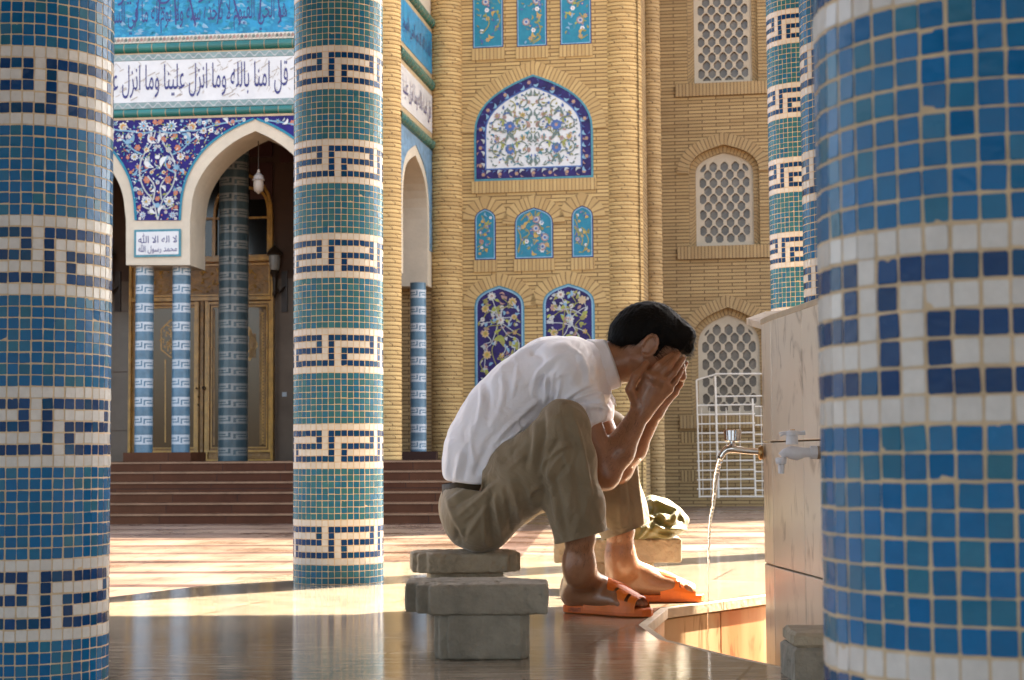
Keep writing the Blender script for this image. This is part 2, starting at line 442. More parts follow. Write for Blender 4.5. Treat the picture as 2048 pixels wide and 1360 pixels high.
cC = column(2020, 1.452, 1780, 14.35, "nearest blurred mosaic column with large blue tiles, in front of the taps", seed=9, light_gain=1.18)  # blue tiles coloured brighter to imitate stronger front light on this column
cD = column(1616, 7.64, 1571, 8, "far slim sunlit mosaic column above the marble fountain, before the lattice windows", proto=cB)
cE = column(1716, 5.25, 1765, 10.5, "mosaic column mostly hidden behind the nearest column, just right of the slim sunlit one", proto=cA)
# pavilion roof above the frame: shades the near floor; unseen, enlarged to dim the near side
mb = MB(); M_PL = mat("pale_plaster", (.62, .56, .46), .8, var=.08, vscale=2)
mb.poly_prism([(-11, -15), (12, -15), (12, 7.61), (-11, 7.61)], ROOF_Z, ROOF_Z+.3, mat('dimming_soffit', (.24, .20, .155), .8, var=.3, vscale=3), bev=.02, mtop=M_PL)  # underside colour darkened to cut bounced light beneath
tag(mb.build("pavilion_roof"), "flat plaster pavilion roof carried by the mosaic columns above the seated man, enlarged out of view to deepen the shade", "roof")
# ------------------------------------------------------------------ mosque
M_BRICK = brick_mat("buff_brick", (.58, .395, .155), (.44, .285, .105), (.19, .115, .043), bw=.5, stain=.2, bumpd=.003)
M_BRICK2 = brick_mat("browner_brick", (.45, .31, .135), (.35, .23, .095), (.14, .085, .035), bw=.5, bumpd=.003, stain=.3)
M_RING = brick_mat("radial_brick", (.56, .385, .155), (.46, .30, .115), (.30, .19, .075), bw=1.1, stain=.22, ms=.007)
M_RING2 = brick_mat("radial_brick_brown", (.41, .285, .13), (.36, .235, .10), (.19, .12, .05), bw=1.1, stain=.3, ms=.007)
M_MORT = mat("raked_joint", (.19, .115, .043), .95)
M_CREAM = mat("cream_stone", (.52, .45, .33), .6, var=.10, vscale=3, bump=.002, bscale=25)
M_COBALT = mat("cobalt_glaze", (.012, .0045, .115), .35, var=.35, vscale=7, spec=.2)
M_VIOLET = mat("violet_blue_glaze", (.019, .010, .085), .35, var=.5, vscale=5, spec=.2)
M_TURQ = mat("turquoise_glaze", (.005, .14, .22), .3, var=.35, vscale=9, col2=(.01, .20, .28), spec=.3)
M_TURQ2 = mat("turquoise_border_glaze", (.03, .17, .21), .3, var=.3, vscale=9)
M_TEAL = brick_mat("teal_moulding_glaze", (.014, .135, .12), (.025, .18, .155), (.28, .22, .12), bw=.22, rh=5, ms=.008, bumpd=.002, rough=.25, stain=.3)
M_WHITEG = mat("white_glaze", (.58, .58, .56), .25, var=.08, vscale=4)
M_CREAMG = mat("ivory_glaze", (.56, .52, .42), .25, var=.06, vscale=4)
M_ORANGE = mat("orange_glaze", (.42, .12, .045), .3, var=.2)
M_YELLOW = mat("yellow_glaze", (.42, .26, .04), .3, var=.2)
M_OLIVE = mat("olive_glaze", (.22, .20, .035), .3, var=.3)
M_LIME = mat("lime_glaze", (.26, .28, .03), .3, var=.3)
M_SLATE = mat("slate_green_glaze", (.10, .14, .11), .3, var=.3)
M_PINK = mat("rose_brown_glaze", (.30, .16, .13), .3, var=.3)
M_LBLUE = mat("light_blue_glaze", (.15, .29, .40), .3, var=.2)
M_MBLUE = mat("mid_blue_glaze", (.03, .08, .26), .3, var=.3)
M_GREY = mat("pale_grey_glaze", (.36, .37, .36), .3, var=.2)
M_INK = mat("ink_blue_glaze", (.016, .014, .13), .3)
M_TICK = mat("grey_brown_glaze", (.33, .28, .22), .4)
M_SAND = mat("sand_border_glaze", (.42, .31, .17), .4, var=.2, vscale=20)
M_GOLD = mat("varnished_gilded_wood", (.55, .29, .045), .32, var=.35, vscale=6, bump=.004, bscale=14, spec=.6)
M_DGOLD = mat("dark_gilded_wood", (.30, .15, .03), .4, var=.5, vscale=5, bump=.012, bscale=16)
M_GLASS = mat("dark_reflecting_glass", (.12, .065, .022), .06, spec=.5, ior=1.5)  # brown base tint imitates warm reflections in the door panes
M_BLACKG = mat("dark_window_glass", (.008, .007, .006), .15)
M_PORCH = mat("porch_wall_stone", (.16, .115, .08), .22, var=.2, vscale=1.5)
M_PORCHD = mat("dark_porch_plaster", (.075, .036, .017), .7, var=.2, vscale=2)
M_BLUECOL = mat("blue_column_glaze", (.075, .15, .205), .28, var=.3, vscale=5)
M_PCOL = mat("grey_green_column_glaze", (.062, .105, .12), .3, var=.3, vscale=3)
M_PKEY = mat("grey_key_glaze", (.27, .28, .26), .3)
M_KEYW = mat("white_key_glaze", (.42, .46, .48), .3, var=.12, vscale=6)
M_LATT = mat("white_lattice_plaster", (.44, .375, .27), .75, var=.08, vscale=3, bump=.003, bscale=20)
M_BEHIND = mat("dusty_glass_behind_lattice", (.11, .09, .062), .3, var=.5, vscale=5)
M_STEP = brick_mat("red_brown_step_stone", (.082, .028, .013), (.125, .052, .024), (.05, .025, .018), bw=.95, rh=3, ms=.006, rough=.6, stain=.35, sscale=2.5, bumpd=.002)
M_NOSE = mat("pale_step_nosing", (.24, .14, .08), .6, var=.25, vscale=4, spec=.2)  # paler than the risers, along the front edge of each tread
M_STEP.node_tree.nodes["Principled BSDF"].inputs["Specular IOR Level"].default_value = .12

mosque = thing("mosque", "buff brick mosque with blue tiled portal, calligraphy bands and tile panels behind the man", "mosque", (0, 27, GZ))
ZT = 15.0
FL = Frame(400, 26.4, -0.115)
FR = Frame(925, 28.7, -0.18)
FX = Frame(1440, 31.4, -0.18)
FB = Frame(400, 30.6, -0.115)
LAND = zat(400, 923, 26.0)

# ---- floral ornament -------------------------------------------------
class Floral:
    "thin raised motifs laid out in picture-plane units of a facade frame (u, z)"
    def __init__(s, mb, F, poly, d, seed=1):
        s.mb = mb; s.F = F; s.poly = poly; s.d = d; s.r = random.Random(seed); s.k = 0
    def put(s, pts, m):
        if not all(inside(p, s.poly) for p in pts): return False
        s.k += 1; d = s.d+.0035+(s.k % 40)*.00035
        tri = tessellate_polygon([[Vector((u, z, 0)) for u, z in pts]])
        for t in tri:
            q = [pts[i] for i in t]
            if (q[1][0]-q[0][0])*(q[2][1]-q[0][1])-(q[2][0]-q[0][0])*(q[1][1]-q[0][1]) < 0: q.reverse()
            s.mb.face([s.F.pt(u, z, d) for u, z in q], m)
        return True
    def rosette(s, c, r, n, m, mc=None, a0=0, depth=.3, m2=None):
        N = n*6; ok = s.put([(c[0]+r*(1-depth+depth*abs(math.cos(n*t/2)))*math.cos(t+a0), c[1]+r*(1-depth+depth*abs(math.cos(n*t/2)))*math.sin(t+a0)) for t in [2*math.pi*i/N for i in range(N)]], m)
        if ok and m2: s.put([(c[0]+r*.62*math.cos(t), c[1]+r*.62*math.sin(t)) for t in [2*math.pi*i/12 for i in range(12)]], m2)
        if ok and mc: s.put([(c[0]+r*.33*math.cos(t), c[1]+r*.33*math.sin(t)) for t in [2*math.pi*i/9 for i in range(9)]], mc)
        return ok
    def star(s, c, r, n, m, mc=None, a0=0, fan=2*math.pi):
        pts = []
        for i in range(n*2+(0 if fan > 6 else 1)):
            a = a0-fan/2+fan*i/(n*2); rr = r if i % 2 == (0 if fan > 6 else 1) else r*.5
            pts.append((c[0]+rr*math.cos(a), c[1]+rr*math.sin(a)))
        if fan < 6: pts.append((c[0]-r*.35*math.cos(a0), c[1]-r*.35*math.sin(a0)))
        ok = s.put(pts, m)
        if ok and mc: s.put([(c[0]+r*.3*math.cos(t), c[1]+r*.3*math.sin(t)) for t in [2*math.pi*i/9 for i in range(9)]], mc)
        return ok
    def leaf(s, c, L, w, a, m, bend=0.0):
        up, dn = [], []
        for i in range(8):
            t = i/7; x = (t-.5)*L; hw = w*math.sin(math.pi*t)**.8; yb = bend*L*((t-.5)**2*4-1)*-.5
            for lst, sg in ((up, 1), (dn, -1)):
                y = yb+sg*hw; lst.append((c[0]+x*math.cos(a)-y*math.sin(a), c[1]+x*math.sin(a)+y*math.cos(a)))
        return s.put(dn+list(reversed(up))[1:-1], m)
    def vine(s, pts, w, m):
        for i in range(len(pts)-1):
            a, b = pts[i], pts[i+1]; L = math.hypot(b[0]-a[0], b[1]-a[1]) or 1
            nx, nz = -(b[1]-a[1])/L*w, (b[0]-a[0])/L*w
            s.put([(a[0]-nx, a[1]-nz), (b[0]-nx, b[1]-nz), (b[0]+nx, b[1]+nz), (a[0]+nx, a[1]+nz)], m)
    def spiral(s, c, r, a0, turns, w, m, sgn=1):
        s.vine([(c[0]+r*(1-t*.75)*math.cos(a0+sgn*t*turns*6.28), c[1]+r*(1-t*.75)*math.sin(a0+sgn*t*turns*6.28)) for t in [i/16 for i in range(17)]], w, m)

# ---- Arabic lettering ---------------------------------------------------
# letters: isolated, final, initial, medial presentation forms (None: does not join to the left)
FORMS = {'ا': (0xFE8D, 0xFE8E, None, None), 'أ': (0xFE83, 0xFE84, None, None), 'إ': (0xFE87, 0xFE88, None, None), 'آ': (0xFE81, 0xFE82, None, None),
 'ب': (0xFE8F, 0xFE90, 0xFE91, 0xFE92), 'ت': (0xFE95, 0xFE96, 0xFE97, 0xFE98), 'ح': (0xFEA1, 0xFEA2, 0xFEA3, 0xFEA4), 'خ': (0xFEA5, 0xFEA6, 0xFEA7, 0xFEA8),
 'د': (0xFEA9, 0xFEAA, None, None), 'ذ': (0xFEAB, 0xFEAC, None, None), 'ر': (0xFEAD, 0xFEAE, None, None), 'ز': (0xFEAF, 0xFEB0, None, None),
 'س': (0xFEB1, 0xFEB2, 0xFEB3, 0xFEB4), 'ع': (0xFEC9, 0xFECA, 0xFECB, 0xFECC), 'ف': (0xFED1, 0xFED2, 0xFED3, 0xFED4), 'ق': (0xFED5, 0xFED6, 0xFED7, 0xFED8),
 'ل': (0xFEDD, 0xFEDE, 0xFEDF, 0xFEE0), 'م': (0xFEE1, 0xFEE2, 0xFEE3, 0xFEE4), 'ن': (0xFEE5, 0xFEE6, 0xFEE7, 0xFEE8), 'ه': (0xFEE9, 0xFEEA, 0xFEEB, 0xFEEC),
 'ة': (0xFE93, 0xFE94, None, None), 'و': (0xFEED, 0xFEEE, None, None), 'ي': (0xFEF1, 0xFEF2, 0xFEF3, 0xFEF4), 'ى': (0xFEEF, 0xFEF0, None, None), 'ض': (0xFEBD, 0xFEBE, 0xFEBF, 0xFEC0)}
LAMALEF = {'ا': (0xFEFB, 0xFEFC), 'أ': (0xFEF7, 0xFEF8), 'إ': (0xFEF9, 0xFEFA), 'آ': (0xFEF5, 0xFEF6)}
def shape_word(w):
    if w == 'الله': return chr(0xFDF2)
    out = []; i = 0; prev = False
    if w == 'بالله': return chr(0xFDF2)[:0]+chr(0xFEEA)+chr(0xFEE0)+chr(0xFEDF)+chr(0xFE8E)+chr(0xFE91)
    while i < len(w):
        ch = w[i]; f = FORMS[ch]
        if ch == 'ل' and i+1 < len(w) and w[i+1] in LAMALEF:
            out.append(chr(LAMALEF[w[i+1]][1 if prev else 0])); prev = False; i += 2; continue
        nxt = i+1 < len(w) and f[2] is not None
        out.append(chr((f[3] if nxt else f[1]) if prev else (f[2] if nxt else f[0]))); prev = nxt; i += 1
    return ''.join(reversed(out))
def shape(txt): return ' '.join(reversed([shape_word(w) for w in txt.split()]))
def text_tris(body, res=3):
    cu = bpy.data.curves.new("lettering", 'FONT'); cu.body = body; cu.resolution_u = res
    o = bpy.data.objects.new("lettering", cu); COL.objects.link(o)
    dg = bpy.context.evaluated_depsgraph_get(); dg.update()
    me = o.evaluated_get(dg).to_mesh(); me.calc_loop_triangles()
    v = [(p.co.x, p.co.y) for p in me.vertices]; t = [tuple(x.vertices) for x in me.loop_triangles]
    o.evaluated_get(dg).to_mesh_clear(); bpy.data.objects.remove(o); bpy.data.curves.remove(cu)
    return v, t
def lettering(mb, F, body, u0, u1, z0, z1, d, m, bold=0.0, zfun=None):
    v, t = text_tris(body)
    if not v: return
    xs = [p[0] for p in v]; ys = [p[1] for p in v]; x0, x1, y0, y1 = min(xs), max(xs), min(ys), max(ys)
    def mp(p): return (u0+(p[0]-x0)/(x1-x0)*(u1-u0), z0+(p[1]-y0)/(y1-y0)*(z1-z0))
    for tr in t:
        q = [mp(v[i]) for i in tr]
        if (q[1][0]-q[0][0])*(q[2][1]-q[0][1])-(q[2][0]-q[0][0])*(q[1][1]-q[0][1]) < 0: q.reverse()
        mb.face([F.pt(a, b, d) for a, b in q], m)

# ---- portal front -----------------------------------------------------------
ARI = [(380, 530), (380, 440), (382, 423), (385.5, 389), (399, 355), (423, 321), (456.5, 291), (483.6, 274), (511, 262)]
ARO = [(360, 441), (363.5, 389), (375, 348), (402, 304), (436, 274), (473, 252), (508, 238)]
def smooth_path(pts, n=3):
    for _ in range(n):
        o = [pts[0]]
        for a, b in zip(pts[:-1], pts[1:]):
            o += [(a[0]*.75+b[0]*.25, a[1]*.75+b[1]*.25), (a[0]*.25+b[0]*.75, a[1]*.25+b[1]*.75)]
        pts = o+[pts[-1]]
    return pts
ARI = ARI[:2]+smooth_path(ARI[2:], 2); ARO = smooth_path(ARO, 2)
mir = lambda pts, c: [(2*c-x, y) for x, y in pts]
right_arch = ARI+list(reversed(mir(ARI, 511)))[1:]
left_arch = mir(right_arch, 316)                     # runs right to left
x_l = 316*2-790
# counter-clockwise outline, starting with the top right
loop_px = [(768, 530)]
uvL = FL.uvs
wall = uvL([(768, 530)])
top = [(wall[0][0], ZT)]
u_left = FL.uv(x_l, 530)[0]
loop = top+[(u_left, ZT), (u_left, FL.uv(x_l, 530)[1])]+uvL(list(reversed(left_arch)))+uvL(right_arch)+uvL([(768, 530)])
mb = MB(); fprism(mb, FL, [loop], -.8, 0, M_CREAM, back=True)
mb.build("portal_wall", mosque, origin=FL.pt(-2, 5))
zlvl = lambda y: FL.uv(399, y)[1]
uR = FL.uv(772, 300)[0]; uL = u_left
# spandrel: cobalt ground with flowers
al = list(reversed(mir(ARO, 316)))            # outer curve of the left arch, apex first ... towards the pier
left_o = mir(ARO, 316)
sp = [(790, 237), (x_l, 237)]
lefthalf = mir(mir(ARO, 511), 316)             # far half of the left arch
spx = [(uR, zlvl(236)), (uL, zlvl(236))]+uvL([(2*121-272-60, 441)])+uvL(list(mir(left_o, 121)))+uvL(list(reversed(left_o)))[1:]+uvL(ARO)+uvL(list(reversed(mir(ARO, 511))))[1:]+uvL([(760, 441)])
sp_loop = [(uR, zlvl(236)), (uL, zlvl(236)), FL.uv(-140, 441)]+uvL(mir(left_o, 121))+uvL(list(reversed(left_o)))[1:]+uvL(ARO)+uvL(list(reversed(mir(ARO, 511))))[1:]+[FL.uv(745, 441), (uR, zlvl(440))]
mb = MB(); fprism(mb, FL, [sp_loop], 0, .012, M_COBALT)
# turquoise edging along the arches
def strip_px(mb, F, px, w, d0, d1, m):
    c = F.uvs(px)
    for a, b in zip(c[:-1], c[1:]):
        L = math.hypot(b[0]-a[0], b[1]-a[1])
        if L < 1e-6: continue
        nx, nz = -(b[1]-a[1])/L*w, (b[0]-a[0])/L*w
        q = [(a[0]-nx, a[1]-nz), (b[0]-nx, b[1]-nz), (b[0]+nx, b[1]+nz), (a[0]+nx, a[1]+nz)]
        mb.face([F.pt(*p, d1) for p in q], m)
for pth in (ARO, mir(ARO, 511), left_o, mir(left_o, 121)): strip_px(mb, FL, pth, .018, 0, .016, M_TURQ)
fl = Floral(mb, FL, sp_loop, .012, 3)
ua = FL.uv(316, 340)[0]; up = 1/FL.uvs([(316, 340), (317, 340)])[1][0] if False else (FL.uv(416, 340)[0]-FL.uv(316, 340)[0])/100
def S(px, py): return FL.uv(px, py)
rnd = random.Random(11)
taken = []
def both(fn):   # mirrored about the pier axis and repeated about the arch axis
    for sgn in (1, -1): fn(sgn)
def place_span(dx, y, r, kind, i):
    for base, sg in ((316, 1), (316, -1), (316+390, -1), (316-390, 1)):
        c = S(base+sg*dx, y); a = (1 if sg > 0 else -1)
        if kind == 'bigw': ok = fl.star(c, r*up, 9, M_WHITEG, M_LBLUE, a0=1.57); fl.rosette(c, r*up*.55, 8, M_LBLUE, M_ORANGE)
        elif kind == 'yel': fl.rosette(c, r*up, 8, M_CREAMG, M_ORANGE, m2=M_YELLOW)
        elif kind == 'wht': fl.rosette(c, r*up, 10, M_WHITEG, M_YELLOW, m2=M_GREY)
        elif kind == 'org': fl.rosette(c, r*up, 6, M_ORANGE, M_PINK)
        elif kind == 'grn': fl.star(c, r*up, 8, M_LBLUE, M_OLIVE, a0=.4)
        elif kind == 'curl':
            fl.leaf(c, r*2.3*up, r*.42*up, a*(.9 if i % 2 else -.8)+1.57*(1-a)*0, M_WHITEG if i % 3 else M_LBLUE, bend=.5*a)
            fl.leaf((c[0]+a*r*.5*up, c[1]+r*.6*up), r*1.2*up, r*.25*up, a*2.2, M_GREY, bend=-.4*a)
        elif kind == 'leaf': fl.leaf(c, r*2*up, r*.4*up, a*(i*1.3), [M_LBLUE, M_WHITEG, M_LIME, M_GREY][i % 4], bend=.3*a)
spec = [(28, 252, 15, 'bigw'), (69, 254, 11, 'yel'), (46, 314, 9, 'wht'), (21, 360, 9, 'org'), (23, 403, 12, 'wht'), (40, 296, 8, 'org'), (60, 285, 9, 'grn'),
        (92, 262, 8, 'wht'), (120, 246, 7, 'org'), (150, 243, 7, 'grn'), (172, 240, 5, 'wht'), (10, 277, 13, 'curl'), (56, 277, 13, 'curl'), (15, 325, 14, 'curl'),
        (38, 335, 10, 'grn'), (30, 430, 9, 'bigw'), (10, 378, 8, 'curl'), (8, 420, 10, 'curl'), (47, 345, 8, 'curl'), (22, 300, 7, 'yel'), (75, 275, 9, 'curl'),
        (100, 248, 10, 'curl'), (135, 243, 8, 'curl'), (5, 245, 6, 'org'), (34, 380, 6, 'grn'), (12, 345, 5, 'yel'), (37, 415, 5, 'org'), (84, 248, 6, 'grn'),
        (6, 300, 5, 'leaf'), (50, 262, 7, 'leaf'), (33, 275, 6, 'leaf'), (30, 318, 7, 'leaf'), (60, 303, 6, 'leaf'), (35, 358, 6, 'leaf'), (14, 390, 6, 'leaf'),
        (36, 396, 5, 'leaf'), (90, 276, 5, 'leaf'), (108, 258, 6, 'leaf'), (0, 436, 7, 'org'), (0, 398, 6, 'org'), (0, 335, 5, 'grn'), (0, 365, 5, 'wht')]
# stems first
for base, sg in ((316, 1), (316, -1), (706, -1), (-74, 1)):
    for pth in ([(0, 440), (8, 400), (28, 380), (38, 345), (30, 310), (12, 290), (4, 262)], [(4, 262), (30, 268), (55, 262), (80, 262), (120, 248), (170, 241)],
                [(0, 410), (16, 420), (30, 412)], [(38, 345), (20, 340), (14, 325), (22, 312)], [(30, 310), (50, 300), (62, 285), (80, 272)], [(8, 400), (4, 372), (20, 352)]):
        fl.vine([S(base+sg*x, y) for x, y in smooth_path(pth, 2)], .011, [M_LBLUE, M_GREY][len(pth) % 2])
for i, (dx, y, r, k) in enumerate(spec): place_span(dx, y, r*.84, k, i)
for i in range(70):
    x, y, q_ = rnd.uniform(0, 190), rnd.uniform(240, 438), rnd.choice([(M_WHITEG, M_ORANGE), (M_ORANGE, M_PINK), (M_LBLUE, M_YELLOW), (M_GREY, M_PINK)]); r_ = rnd.uniform(3.2, 5.5)
    for b_, sg in ((316, 1), (316, -1)): fl.rosette(S(b_+sg*x, y), r_*up, rnd.choice([5, 6, 8]), q_[0], q_[1])
for i in range(1500):
    dx, y = rnd.uniform(-200, 200), rnd.uniform(239, 440)
    fl.leaf(S(316+dx, y), rnd.uniform(3, 8)*up, rnd.uniform(.7, 1.5)*up, rnd.uniform(0, 6.28), rnd.choice([M_LBLUE, M_GREY, M_WHITEG, M_LIME, M_ORANGE, M_TURQ]), bend=rnd.uniform(-.5, .5))
mb.build("spandrel_tilework", mosque, origin=FL.pt(-2, 5))

# horizontal bands above
def band(name, y0, y1, m, d=.03, extra=None):
    mb = MB(); frect(mb, FL, uL, uR, zlvl(y1), zlvl(y0), 0, d, m)
    if extra: extra(mb, zlvl(y1), zlvl(y0), d)
    return mb.build(name, mosque, origin=FL.pt(-2, zlvl(y1)))
def half_round(F, u0, u1, zc, r, m, name, n=8, d=0.0, parent=None):
    mb = MB(); rows = []; uvs = []
    for i in range(n+1):
        a = -math.pi/2+math.pi*i/n
        rows.append([F.pt(u0, zc+r*math.sin(a), d+r*math.cos(a)), F.pt(u1, zc+r*math.sin(a), d+r*math.cos(a))]); uvs.append([(u0, i*.05+.2), (u1, i*.05+.2)])
    mb.grid(rows, m, uvs=uvs)
    return mb.build(name, parent or mosque, smooth=True, origin=F.pt((u0+u1)/2, zc, d))
def zig(mb, z0, z1, d):
    w = .011; n = 46
    for ph, mm in ((0, M_LBLUE), (.5, M_GREY)):
        pts = [(uL+(uR-uL)*(i+ph)/n, z0+(z1-z0)*(.5+.32*math.sin(math.pi*i))) for i in range(0)]
        for i in range(n*8-8):
            a = [(uL+(uR-uL)*(k/8+ph)/n, z0+(z1-z0)*(.5+.34*math.sin(2*math.pi*k/8)*(1 if ph else -1))) for k in (i, i+1)]
            mb.face([FL.pt(a[0][0], a[0][1]-w, d+.004+.002*ph), FL.pt(a[1][0], a[1][1]-w, d+.004+.002*ph), FL.pt(a[1][0], a[1][1]+w, d+.004+.002*ph), FL.pt(a[0][0], a[0][1]+w, d+.004+.002*ph)], mm)
half_round(FL, uL, uR+.05, (zlvl(215)+zlvl(232))/2, (zlvl(215)-zlvl(232))/2, M_TEAL, "teal_moulding")
band("sand_fillet", 232.2, 236.5, M_SAND, .02)
M_ZIG = mat("grey_green_zigzag_glaze", (.17, .25, .235), .3, var=.25, vscale=4)
band("zigzag_border", 202.5, 214.8, M_ZIG, .03, zig)
def callig_white(mb, z0, z1, d):
    h = z1-z0
    a = FL.uv(217, 160)[0]; b = FL.uv(583, 160)[0]
    T = shape('قل امنا بالله وما انزل علينا وما انزل على')
    lettering(mb, FL, T, a-.12, b-.05, z0+h*.10, z1-h*.10, d+.006, M_INK)
    # repeat of the band outwards, behind the columns
    r = random.Random(5)
    for i in range(150):
        u = r.uniform(a, b); z = r.uniform(z0+h*.05, z1-h*.06); L = r.uniform(.05, .14); an = r.choice([.55, .55, 1.2, 2.2]); w = .007
        p = (u+L*math.cos(an), z+L*math.sin(an)*.8)
        if p[1] > z1-.01: continue
        q = [(u, z-w), (p[0], p[1]-w), (p[0], p[1]+w), (u, z+w)]
        mb.face([FL.pt(x, y, d+.003+(i % 9)*.0003) for x, y in q], M_TICK)
band("white_calligraphy_band", 118.5, 202, M_WHITEG, .025, callig_white)
band("zigzag_border", 106, 118, M_ZIG, .03, zig)
band("sand_fillet", 103.2, 105.7, M_SAND, .02)
half_round(FL, uL, uR+.05, (zlvl(83)+zlvl(103))/2, (zlvl(83)-zlvl(103))/2, M_TEAL, "teal_moulding")
def dots(mb, z0, z1, d):
    n = 120
    for i in range(n):
        u = uL+(uR-uL)*(i+.5)/n; c = (z0+z1)/2; r = (z1-z0)*.3
        q = [(u+r*math.cos(t), c+r*math.sin(t)) for t in [6.283*k/6+i for k in range(6)]]
        mb.face([FL.pt(x, y, d+.004) for x, y in q], [M_PINK, M_TICK, M_SLATE][i % 3])
        u2 = u+(uR-uL)/n/2
        mb.face([FL.pt(u2-.012, z0+.01, d+.004), FL.pt(u2+.012, z0+.01, d+.004), FL.pt(u2+.05, z1-.01, d+.004), FL.pt(u2+.026, z1-.01, d+.004)], M_TICK)
band("flowered_border", 70.5, 82.8, M_CREAMG, .03, dots)
def callig_blue(mb, z0, z1, d):
    a = FL.uv(205, 30)[0]; b = FL.uv(590, 30)[0]; h = (zlvl(0)-zlvl(70))
    T1 = shape('هو الحي القيوم لا تاخذه سنة ولا نوم له ما في السموات')
    lettering(mb, FL, T1, a-.15, b-.12, z0+h*.06, z0+h*1.02, d+.006, M_INK)
    T2 = shape('الله لا اله الا هو الحي القيوم')
    lettering(mb, FL, T2, a+.1, b+.2, z0+h*.75, z0+h*1.9, d+.0075, M_INK)
    r = random.Random(8)
    for i in range(9):
        u = a+(b-a)*(i+.5)/9+r.uniform(-.05, .05); w = .011; l = r.uniform(-.12, .22)
        q = [(u-w, z0+h*r.uniform(.2, .4)), (u+w, z0+h*.3), (u+w-l, z0+h*1.6), (u-w-l, z0+h*1.6)]
        mb.face([FL.pt(x, y, d+.005+i*.0002) for x, y in q], M_INK)
    for i in range(500):
        u = r.uniform(a, b); z = r.uniform(z0, z0+h*1.5)
        L = r.uniform(.03, .1); an = r.uniform(0, 6.28)
        q = [(u+L*math.cos(t+an)*(1 if k % 2 else .4), z+L*math.sin(t+an)*(.5 if k % 2 else .3)) for k, t in enumerate([0, 1.2, 2.4, 3.6, 5])]
        mb.face([FL.pt(x, y, d+.002+(i % 20)*.0001) for x, y in q], r.choice([M_TURQ, M_SKYG2, M_TURQ, M_SKYG2, M_LBLUE]))
M_SKYG = mat("sky_blue_glaze", (.012, .20, .36), .3, var=.35, vscale=7, spec=.3); M_SKYG2 = mat("bright_sky_blue_glaze", (.03, .27, .42), .3, spec=.3)
band("blue_calligraphy_band", -95, 70, M_SKYG, .022, callig_blue)
half_round(FL, uL, uR+.05, zlvl(-106), .07, M_TEAL, "teal_moulding")

# pier block plaque
mb = MB()
a, b = FL.uv(269, 486)[0], FL.uv(362.5, 486)[0]; z0, z1 = FL.uv(316, 514)[1], FL.uv(316, 459)[1]
frect(mb, FL, a, b, z0, z1, 0, .02, M_TURQ2); frect(mb, FL, a+.035, b-.035, z0+.035, z1-.035, .02, .026, M_WHITEG)
h = (z1-z0-.1)
lettering(mb, FL, shape('لا اله الا الله'), a+.07, b-.06, z0+.06+h*.48, z1-.055, .031, M_INK)
lettering(mb, FL, shape('محمد رسول الله'), a+.07, b-.06, z0+.05, z0+.05+h*.5, .032, M_INK)
mb.build("calligraphy_plaque", mosque, origin=FL.pt((a+b)/2, z0))

# columns with a small key pattern: faces of one surface, coloured cell by cell
def key_column(px, Y, r, z0, z1, period, keyh, name="glazed_column", phase=0.0, cells=36, blue=None, key=None):
    blue = blue or M_BLUECOL; key = key or M_KEYW
    X = (px-1024)/FPX*Y; mb = MB(); ch = keyh/7
    zs = [z0]; rows = []
    n = int((z1-z0)/period)+2; levels = []
    z = z0-phase
    while z < z1:
        gap = period-keyh
        levels.append((z, z+gap, None))
        for j in range(7): levels.append((z+gap+j*ch, z+gap+(j+1)*ch, j))
        z += period
    for lo, hi, j in levels:
        lo, hi = max(lo, z0), min(hi, z1)
        if hi-lo < 1e-4: continue
        for i in range(cells):
            c = i % 9
            if j is None: m = blue
            elif j in (0, 6): m = key
            else: m = key if c in KEY[5-j] else blue
            if j is not None and 0 < j < 6: m = key if not (c not in KEY[5-j]) else blue
            a0, a1 = 2*math.pi*i/cells, 2*math.pi*(i+1)/cells
            mb.face([(r*math.cos(a0), r*math.sin(a0), lo), (r*math.cos(a1), r*math.sin(a1), lo), (r*math.cos(a1), r*math.sin(a1), hi), (r*math.cos(a0), r*math.sin(a0), hi)], m)
    mb.face([(r*math.cos(2*math.pi*i/cells), r*math.sin(2*math.pi*i/cells), z1) for i in range(cells)], blue)
    mb.v = [(p[0]+X, p[1]+Y, p[2]) for p in mb.v]
    return mb.build(name, mosque, smooth=True, origin=(X, Y, z0))
yt = 26.75
PZ0 = zat(316, 905, yt)
for px in (287, 361): key_column(px, yt, 18/FPX*yt, PZ0, zat(px, 520, yt), 37.6/FPX*yt, 19/FPX*yt, phase=.02)
key_column(465.5, 28.9, 29.5/FPX*28.9, LAND+.0, zat(465, 215, 28.9), 31.8/FPX*28.9, 16.5/FPX*28.9, name="porch_column", phase=.04, blue=M_PCOL, key=M_PKEY)
mb = MB(); u0, u1 = FL.uv(248, 905)[0], FL.uv(383, 905)[0]
fprism(mb, FL, [[(u0, LAND), (u1, LAND), (u1, PZ0), (u0, PZ0)]], -.75, .04, M_STEP, back=True)
q = [FL.pt(u0, PZ0, .04), FL.pt(u1, PZ0, .04), FL.pt(u1, PZ0, -.75), FL.pt(u0, PZ0, -.75)]
mb.build("column_plinth", mosque, origin=FL.pt(u0, LAND))

# ---- porch interior, doors ---------------------------------------------------------
ub = lambda px, py=700: FB.uv(px, py)[0]
zb = lambda y: FB.uv(400, y)[1]
mb = MB()
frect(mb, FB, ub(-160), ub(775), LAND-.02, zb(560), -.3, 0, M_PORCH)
frect(mb, FB, ub(-160), ub(775), zb(560), zb(120), -.3, -.001, M_PORCHD)
